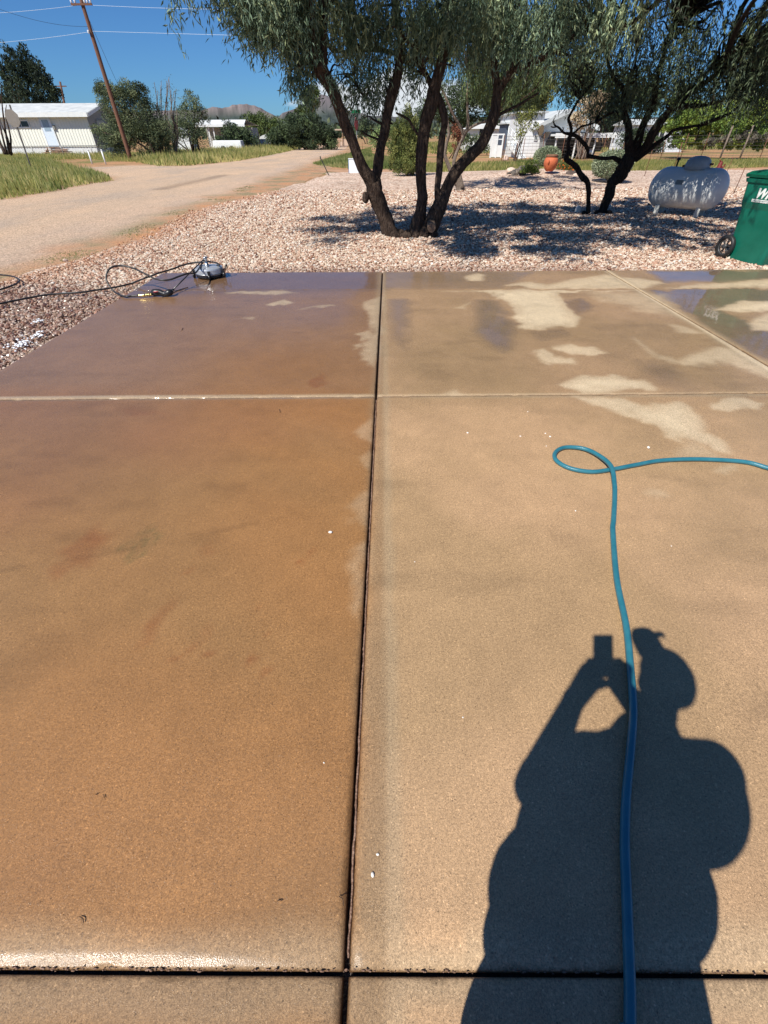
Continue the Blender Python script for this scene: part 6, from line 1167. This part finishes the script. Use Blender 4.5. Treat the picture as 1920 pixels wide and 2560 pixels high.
# ------------------------------------------------------------------ surface cleaner, gun and hoses
g0 = G(527, 692); t_ = thing('surface_cleaner', 'round steel surface cleaner with black casters near the far slab corner', 'surface cleaner', tuple(g0))
shiny = mat('polished_steel', (.55, .58, .61, 1), .34, metal=.55, var=.14, vs=9); mb = MB(); mb.lathe([(.185, .045), (.192, .05), (.192, .11), (.186, .125), (.165, .132), (.10, .137), (.001, .14)], (0, 0, 0), 44, smooth=False); dk_ = mb.build('deck', shiny, t_); mb = MB(); mb.lathe([(.195, .052), (.2, .056), (.2, .062), (.195, .066)], (0, 0, 0), 44); mb.build('band', mat('dull_steel', (.35, .36, .37, 1), .4, metal=1), dk_)
mb = MB(); mb.lathe([(.178, .012), (.186, .016), (.188, .045), (.18, .05)], (0, 0, 0), 40); mb.build('brush_skirt', black_plastic, t_)
mb = MB(); mb.lathe([(.03, .137), (.03, .16), (.021, .165), (.021, .225), (.026, .23), (.026, .25), (.012, .255)], (-.01, -.02, 0), 16); mb.build('swivel', steel, t_)
for k, a in enumerate((200, 285, 350, 100)):
    cx, cy = .215*math.cos(R(a)), .215*math.sin(R(a)); mb = MB(); mb.box((cx*.93, cy*.93, .085), (.05, .035, .05), R(a)); mb.lathe([(.02, -.012), (.034, -.012), (.036, -.006), (.036, .006), (.034, .012), (.02, .012)], (cx, cy, .037), 14, axis='x'); mb.build('caster', black_plastic, t_, bevel=.003)
mb = MB(); th = np.linspace(0, math.pi, 10); mb.tube([(.235+.015*math.sin(a), .02-.05*math.cos(a), .10+.045*math.sin(a)) for a in th], .008, 7); mb.build('handle', black_plastic, t_)
# gun with wand, lying on the slab corner
gy0 = float(G(405, 740)[1]); B_ = lambda a, b, dY=0: P(a, b, gy0+dY)
g0 = G(403, 741); gn = thing('pressure_washer_gun', 'black trigger gun with brass fittings at the corner of the wet slab', 'spray gun', tuple(g0)); o3 = np.array([*g0[:2], 0])
def gl(a, b, z): p = G(a, b, z); return p-o3
mb = MB(); pts = [gl(381, 733, .03), gl(388, 731, .045), gl(400, 731, .045), gl(412, 735, .03), gl(424, 731, .045), gl(430, 727, .05)]
mb.tube(cr(pts, 4), np.interp(np.linspace(0, 1, 21), [0, .15, .4, .6, .8, 1], [.028, .040, .036, .026, .040, .020]), 10); mb.build('grip', black_plastic, gn)
mb = MB(); mb.tube([gl(384, 730, .062), gl(396, 729, .066)], .006, 6); mb.build('badge', mat('badge_red', C(170, 40, 44), .4), gn)
mb = MB(); mb.tube([gl(404, 739, .012), gl(412, 740, .012), gl(419, 736, .02)], .006, 6); mb.build('trigger', black_plastic, gn)
mb = MB(); pts = [gl(380, 736, .03), gl(374, 737, .028), gl(368, 737, .028), gl(360, 738, .026), gl(345, 739, .024)]; mb.tube(cr(pts, 6), np.array([.012, .012, .015, .015, .010, .010, .015, .015, .016, .016, .010, .010, .014, .014, .014, .010, .010, .015, .015, .012, .012, .010, .010, .010, .009])*1.2, 10); mb.build('fitting', brass, gn)
swv = G(522, 668, .0); sw = np.array([G(527, 692)[0]-.01, G(527, 692)[1]-.02, .24])-o3
mb = MB(); mb.tube([gl(429, 727, .05), gl(434, 723, .055)], .011, 8); mb.tube([gl(434, 723, .055), (gl(434, 723, .055)+sw)/2, sw], .0075, 8); mb.build('wand', mat('wand_steel', (.10, .10, .10, 1), .35, metal=.8), gn)
def hose(name, label, pts, r, m, grp=None, n=8, sides=12, cat='hose'):
    q = cr(pts, n); o0 = np.array([q[0][0], q[0][1], 0]); mb = MB(); mb.tube(q-o0, r, sides); o = mb.build(name, m); o.location = o0; return tag(o, label, cat, grp)
K = 4.366; Z = lambda x, y: (240+x/K, 630+y/K)
yy0 = gy0
hp_ = [G(345, 739, .024), G(330, 740, .02), G(312, 741, .018)]
for (x, y, dY) in ((215, 445, .05), (150, 375, .1), (112, 290, .15), (125, 215, .2), (175, 165, .25), (265, 150, .3), (370, 165, .3), (470, 205, .25), (560, 250, .2), (640, 290, .15), (730, 308, .12), (820, 298, .15), (900, 268, .22), (1000, 235, .3), (1090, 222, .4)):
    p = P(*Z(x, y), gy0+dY+.05); p[2] = max(p[2], .012); hp_.append(p)
ck = G(527, 692); hp_.append(np.array([ck[0]-.10, ck[1]+.02, .15])); hp_.append(np.array([ck[0]-.02, ck[1]-.01, .235]))
black_hose = mat('black_hose', (.022, .021, .021, 1), .38, var=.2, vs=20)
hose('pressure_hose', 'stiff black hose looping up from the gun and back to the steel cleaner', hp_, .0105, black_hose, 'black pressure hoses')
hq = [np.array([ck[0]+.10, ck[1]+.06, .13])]
for (x, y, dY) in ((1350, 140, .9), (1300, 115, 1.0), (1220, 106, 1.05), (1110, 113, 1.05), (1000, 130, 1.0), (920, 153, .9), (850, 180, .8), (770, 205, .7), (690, 228, .6), (600, 262, .5), (500, 298, .4), (400, 338, .3), (300, 366, .2), (150, 395, .1), (0, 416, .0)):
    p = P(*Z(x, y), gy0+dY*.8+.35 if x < 500 else gy0+dY*.75+.2); g_ = G(*Z(x, y)); 
    if p[2] < .02 or x < 420: p = G(*Z(x, y), .02)
    hq.append(p)
for (a, b) in ((200, 731), (150, 734), (110, 738), (60, 747), (20, 755), (-40, 768), (-160, 800), (-330, 850)): hq.append(G(a, b, .02))
hose('pressure_hose', 'long black hose trailing from the steel cleaner over the gravel to the left edge', hq, .0105, black_hose, 'black pressure hoses')
hose('pressure_hose', 'short bend of black hose on the gravel at the left edge', [G(a, b, .02) for a, b in ((-120, 715), (-70, 694), (-20, 687), (12, 688), (35, 692), (48, 699), (44, 707), (25, 716), (0, 724), (-50, 738), (-130, 765))], .0105, black_hose, 'black pressure hoses')
hose('washer_tube', 'thin dark tube lying from the gun towards the cleaner on the wet slab', [G(470, 718, .004)*1, G(450, 724, .004), G(436, 730, .004), G(425, 737, .004), G(405, 743, .004)], .0035, black_hose, None)
# teal garden hose
gh = [(2050, 1215), (1990, 1188), (1920, 1170), (1860, 1155), (1748, 1148), (1655, 1151), (1591, 1162), (1532, 1173), (1479, 1179), (1427, 1171), (1392, 1152), (1388, 1132), (1412, 1119), (1457, 1123), (1494, 1142), (1524, 1173), (1535, 1211), (1537, 1248), (1533, 1300), (1533, 1331), (1543, 1447), (1565, 1562), (1576, 1655), (1583, 1771), (1576, 1875), (1565, 1990), (1562, 2106), (1565, 2222), (1571, 2338), (1573, 2453), (1575, 2560), (1577, 2700)]
q = [G(a, b, .0135) for a, b in gh]
q[15][2] = .036; q[14][2] = .026; q[16][2] = .024; q[13][2] = .018
q += [np.array((q[-1][0]+.02, -.6, .0135)), np.array((q[-1][0]+.3, -1.4, .0135))]
q = [p + np.array((rng.normal(0, .0012), rng.normal(0, .0012), 0)) for p in q]
hose('garden_hose', 'teal garden hose with a single loop lying across the tan slab', q, .0132, mat('teal_hose', C(40, 112, 128, .85), .34, col2=C(58, 126, 140, .85), vs=18, coat=.3, bump=.12, bs=160), None, n=12, sides=16)
# pebbles, twigs and foam
pebm = mat('pebble_white', C(236, 230, 220), .7, var=.08)
ov1 = 1.1573
PEB = ['white pebble lying left of the long joint on the brown slab', 'white pebble above the right run of the teal hose', 'white speck nearest the crossing of the joints, on the tan slab', 'white speck just below the mid joint above the hose loop', 'flat white pebble left of the top of the hose loop', 'small pebble between the hose loop and its flat white neighbour', 'white speck on bare concrete below the hose loop', 'white speck up left of the hose loop', 'small white speck halfway down the tan slab beside the joint', 'white speck right of the hose below the loop', 'white speck close against the left of the hose loop', 'biggest white pebble low on the tan slab near the bottom joint', 'white pebble just above the biggest one low on the slab', 'small white speck left of the shadowed phone', 'white speck low on the brown slab left of the long joint', 'white speck inside the curve below the hose crossing']
TWG = ['short dark twig low on the left of the brown slab', 'tiny twig beside the short dark one low on the left slab', 'straight dark twig low on the brown slab near the long joint', 'thin slanting twig nearest the bottom left joint', 'dark twig on the wet far slab', 'small dark twig just below the mid joint', 'thin curved twig low on the brown slab right beside the long joint']
for i, (a, b, s) in enumerate([(714, 1151, 9), (1400, 968, 8), (1010, 936, 5), (1140, 890, 3), (1188, 944, 5), (1178, 937, 4), (1243, 1104, 4), (1124, 943, 4), (896, 1214, 3), (1450, 1180, 3), (1180, 964, 3), (805, 1890, 10), (816, 1846, 7), (1000, 1550, 4), (700, 1648, 4), (1283, 1020, 4)]):
    g0 = G(a*ov1, b*ov1, 0); zc = g0[1]*.757+1; r = s*.62*zc/F_PX; mb = MB(); mb.ball((0, 0, r*.45), (r, r*.7, r*.5), 8); o = mb.build('pebble', pebm); o.location = g0; o.rotation_euler = (0, 0, i*1.3); tag(o, PEB[i], 'pebble', 'white pebbles on the slabs')
twg = mat('twig_brown', C(60, 44, 32), .8, var=.2)
for i, (a, b, a1, b1, c1) in enumerate([(224, 1716, 226, 1727, 0), (212, 1713, 204, 1719, 0), (600, 1945, 614, 1946, 1), (172, 1980, 184, 1999, 2), (395, 708, 391, 716, 2), (603, 884, 606, 894, 1), (732, 1936, 746, 1966, 3)]):
    p0 = G(a*ov1, b*ov1, .003); p1 = G(a1*ov1, b1*ov1, .003); p1 = p0+(p1-p0)*.7; m_ = (p0+p1)/2+np.array((.0015, .001, .001))*c1; mb = MB(); mb.tube(cr([p0-p0, m_-p0, p1-p0], 4), .0011 if b > 1200 else .0022, 5); o = mb.build('twig', twg); o.location = p0; tag(o, TWG[i], 'twig', 'dark twigs on the slabs')
foamV = []; mb = MB()
for cx, cy, w_, h_, k in ((55, 858, 50, 16, 60), (95, 838, 24, 8, 26), (88, 802, 20, 8, 16), (158, 733, 12, 3, 10)):
    for _ in range(k):
        a, b = cx+rng.normal(0, w_*.32), cy+rng.normal(0, h_*.38); b -= (a-cx)*.28; p = G(a, b, .006); r = rng.uniform(.004, .013); mb.ball(p+np.array((0, 0, rng.uniform(-.004, .006))), (r*1.3, r, r*.55), 8)
tag(mb.build('soap_foam', mat('foam', C(236, 240, 244), .35, var=.03)), 'patches of white soap foam on the wet gravel', 'foam', kind='stuff')

# ------------------------------------------------------------------ the photographer, standing behind the lens
def capsule(mb, a, b, ra, rb, seg=16, fl=(1, 1)):
    a = np.array(a, float); b = np.array(b, float); t = np.linspace(0, 1, 7)[:, None]; mb.tube(a+(b-a)*t, ra+(rb-ra)*t[:, 0], seg); mb.ball(a, ra, seg); mb.ball(b, rb, seg)
def fuse(o, vox, smooth=4):
    m = o.modifiers.new('fuse', 'REMESH'); m.mode = 'VOXEL'; m.voxel_size = vox; m.use_smooth_shade = True
    s = o.modifiers.new('smooth', 'SMOOTH'); s.factor = .5; s.iterations = smooth; return o
skin = mat('skin', C(196, 142, 116), .5, var=.06, vs=20); shirt_m = mat('shirt_cotton', C(58, 72, 92), .85, var=.12, vs=12, bump=.2, bs=60); shorts_m = mat('shorts_cotton', C(96, 92, 80), .85, var=.12, vs=12, bump=.2, bs=60)
PB = np.array((.10, -.33, 0))
pn = thing('person', 'person holding up a phone whose dark shadow falls across the tan slab', 'person', tuple(PB))
def q_(*a): return np.array(a, float)-PB
hd = (.086, -.262, 1.632); mb = MB()
mb.ball(q_(hd[0], hd[1], hd[2]+.02), (.078, .098, .105), 20); mb.ball(q_(hd[0], hd[1]+.03, hd[2]-.05), (.062, .068, .07), 16); mb.ball(q_(hd[0], hd[1]+.098, hd[2]-.005), (.013, .02, .022), 8)
mb.ball(q_(hd[0], hd[1]+.09, hd[2]-.048), (.026, .012, .009), 8); mb.ball(q_(hd[0], hd[1]+.085, hd[2]-.085), (.025, .022, .02), 8)
for s in (-1, 1): mb.ball(q_(hd[0]+s*.08, hd[1]-.008, hd[2]), (.011, .022, .034), 10); mb.ball(q_(hd[0]+s*.031, hd[1]+.088, hd[2]+.02), (.018, .012, .012), 8)
capsule(mb, q_(.08, -.31, 1.40), q_(.085, -.275, 1.56), .068, .06)
# torso, hips, legs
mb.ball(q_(.06, -.345, 1.23), (.20, .13, .18), 24); mb.ball(q_(.04, -.35, 1.07), (.19, .14, .18), 24); mb.ball(q_(.05, -.36, .92), (.20, .14, .14), 24); capsule(mb, q_(-.09, -.33, 1.355), q_(.26, -.36, 1.355), .07, .07)
for s, kx, fx, ky in ((-1, -.02, -.05, -.34), (1, .27, .36, -.36)):
    hx = .07+s*.10; capsule(mb, q_(hx, -.36, .88), q_(kx, ky, .50), .098, .068); capsule(mb, q_(kx, ky, .50), q_(fx, -.37, .10), .062, .042); capsule(mb, q_(fx, -.40, .05), q_(fx+s*.02, -.20, .035), .045, .034)
# arms
el_l = (-.232, -.315, 1.215); wr_l = (-.112, -.150, 1.375); el_r = (.310, -.250, 1.13); wr_r = (.065, -.115, 1.39)
capsule(mb, q_(-.13, -.335, 1.35), q_(*el_l), .068, .058); capsule(mb, q_(*el_l), q_(*wr_l), .060, .036); capsule(mb, q_(.28, -.36, 1.35), q_(*el_r), .068, .058); capsule(mb, q_(*el_r), q_(*wr_r), .060, .038)
# phone frame: axes of the phone in space
U = np.array((0, math.sin(PITCH), math.cos(PITCH))); Fw = np.array((0, math.cos(PITCH), -math.sin(PITCH))); X1 = np.array((1., 0, 0)); lens = np.array((0, 0, EYE)); pc = lens-Fw*.0135-U*.060-X1*.006
def ph_(x, u, f=0): return pc+X1*x+U*u+Fw*f
# palms behind and below the phone, fingers on its back edge
for s, wr in ((-1, wr_l), (1, wr_r)):
    base = np.array(wr); pal = ph_(s*.064, -.052, -.016); capsule(mb, base-PB, pal-PB, .036, .032); mb.ball(pal-PB, (.036, .026, .048), 12); heel = ph_(s*.052, -.088, -.022); capsule(mb, base-PB, heel-PB, .040, .032); capsule(mb, heel-PB, ph_(s*.018, -.092, -.022)-PB, .026, .020)
    for k in range(4):
        L_ = (.036, .042, .040, .032)[k]; u0 = -.012-.019*k; a = ph_(s*.062, u0, -.010); b = ph_(s*.054, u0+.003, .0055-.004); c = ph_(s*(.050-L_*.9), u0+.002, -.0165 if False else .0)
        r = .0085-.0006*k
        # knuckle beside the phone, finger closing behind its long edge
        capsule(mb, pal-PB, a-PB, r*1.15, r, 8); capsule(mb, a-PB, ph_(s*.046, u0+.004, -.018)-PB, r, r*.9, 8); capsule(mb, ph_(s*.046, u0+.004, -.018)-PB, ph_(s*(.046-L_*.45), u0+.004, -.020)-PB, r*.9, r*.8, 8)
    t0 = ph_(s*.056, -.072, -.020); t1 = ph_(s*.040, -.045, -.026); t2 = ph_(s*.026, -.030, -.022); capsule(mb, pal-PB, t0-PB, .014, .011, 8); capsule(mb, t0-PB, t1-PB, .011, .010, 8); capsule(mb, t1-PB, t2-PB, .010, .009, 8)
fuse(mb.build('body', skin, pn), .0055, 5)
# clothes
mb = MB(); mb.ball(q_(.06, -.345, 1.22), (.25, .16, .20), 24); mb.ball(q_(.035, -.335, 1.03), (.245, .195, .20), 24); mb.ball(q_(.03, -.36, .90), (.268, .18, .14), 24); mb.ball(q_(.20, -.36, .90), (.15, .14, .15), 20); mb.ball(q_(.05, -.345, 1.12), (.21, .17, .18), 24); capsule(mb, q_(-.10, -.335, 1.35), q_(.26, -.36, 1.345), .08, .08); mb.lathe([(.12, 1.36), (.085, 1.43), (.078, 1.455)], (-.015, .03, 0), 18)
capsule(mb, q_(-.125, -.335, 1.345), q_(-.212, -.318, 1.235), .085, .080); capsule(mb, q_(.27, -.36, 1.325), q_(.318, -.29, 1.17), .092, .090); mb.ball(q_(.25, -.37, 1.22), (.13, .12, .17), 18); mb.ball(q_(-.09, -.345, 1.25), (.11, .11, .13), 18)
fuse(mb.build('shirt', shirt_m, pn), .009, 6)
mb = MB(); mb.ball(q_(.04, -.36, .90), (.245, .175, .14), 24); mb.ball(q_(.06, -.355, .76), (.245, .16, .15), 24)
for s, kx, ky in ((-1, -.015, -.34), (1, .25, -.36)): capsule(mb, q_(.08+s*.095, -.36, .86), q_(kx+s*.01+(.035 if s > 0 else .03), ky, .50), .114, .118 if s < 0 else .135)
fuse(mb.build('shorts', shorts_m, pn), .009, 6)
for s, fx in ((-1, -.05), (1, .36)):
    mb = MB(); capsule(mb, q_(fx, -.41, .055), q_(fx+s*.02, -.20, .042), .052, .045); mb.box(q_(fx+s*.01, -.31, .012), (.09, .27, .024)); fuse(mb.build('shoe', mat('shoe_dark', C(52, 50, 50), .7), pn), .006, 3)
# cap with a bill and sunglasses parked on it
mb = MB(); mb.ball(q_(hd[0], hd[1]-.004, hd[2]+.045), (.090, .112, .098), 22); v_ = mb.v[0]; cz_ = hd[2]+.03; v_[:, 2] = np.maximum(v_[:, 2], cz_); capm = mat('cap_cloth', C(46, 50, 54), .8, var=.1); cp = mb.build('cap', capm, pn)
mb = MB(); nn_ = 12; v_ = []
for i in range(nn_+1):
    a = math.pi*i/nn_; v_.append((math.cos(a)*.048, math.sin(a)*.02+.085, -.006*abs(math.cos(a))))
    v_.append((np.sign(math.cos(a))*abs(math.cos(a))**.5*.056, .10+abs(math.sin(a))**.5*.112, .012-.018*abs(math.cos(a))))
v_ = np.array(v_)+q_(hd[0], hd[1], cz_+.008); v2 = v_-(0, 0, .005); f_ = [(2*i, 2*i+1, 2*i+3, 2*i+2) for i in range(nn_)]; nn2 = len(v_); f_ += [tuple(nn2+k for k in reversed(t)) for t in f_[:]]+[(2*i+1, nn2+2*i+1, nn2+2*i+3, 2*i+3) for i in range(nn_)]; mb.add(np.concatenate([v_, v2]), f_); mb.build('bill', capm, cp)
gs = thing('sunglasses', 'dark sunglasses resting on the bill of the cap', 'sunglasses', (hd[0]+.004, hd[1]+.165, cz_+.018)); mb = MB()
for s in (-1, 1): mb.ball((s*.034, .0, .016), (.030, .008, .022), 12)
mb.build('lenses', dark_glass, gs); mb = MB(); mb.tube([(-.012, 0, .018), (.012, 0, .018)], .003, 6)
for s in (-1, 1): mb.tube([(s*.060, 0, .018), (s*.058, -.012, .016), (s*.054, -.02, .010)], .003, 6)
mb.build('frame', black_plastic, gs)
# the phone
t_ = thing('mobile_phone', 'dark mobile phone held upright in both hands over the slab', 'phone', tuple(pc)); Mx = Matrix((X1, U, Fw)).transposed()
mb = MB(); mb.box((0, 0, 0), (.078, .160, .0085), M=Mx); mb.build('body', black_plastic, t_, bevel=.003); mb = MB(); mb.box(np.array(-Fw*.0047), (.072, .152, .0006), M=Mx); mb.build('screen', dark_glass, t_); mb = MB(); mb.box(np.array(X1*.006+U*.060+Fw*.0052), (.034, .034, .0018), M=Mx); mb.build('camera_plate', black_plastic, t_, bevel=.0008)
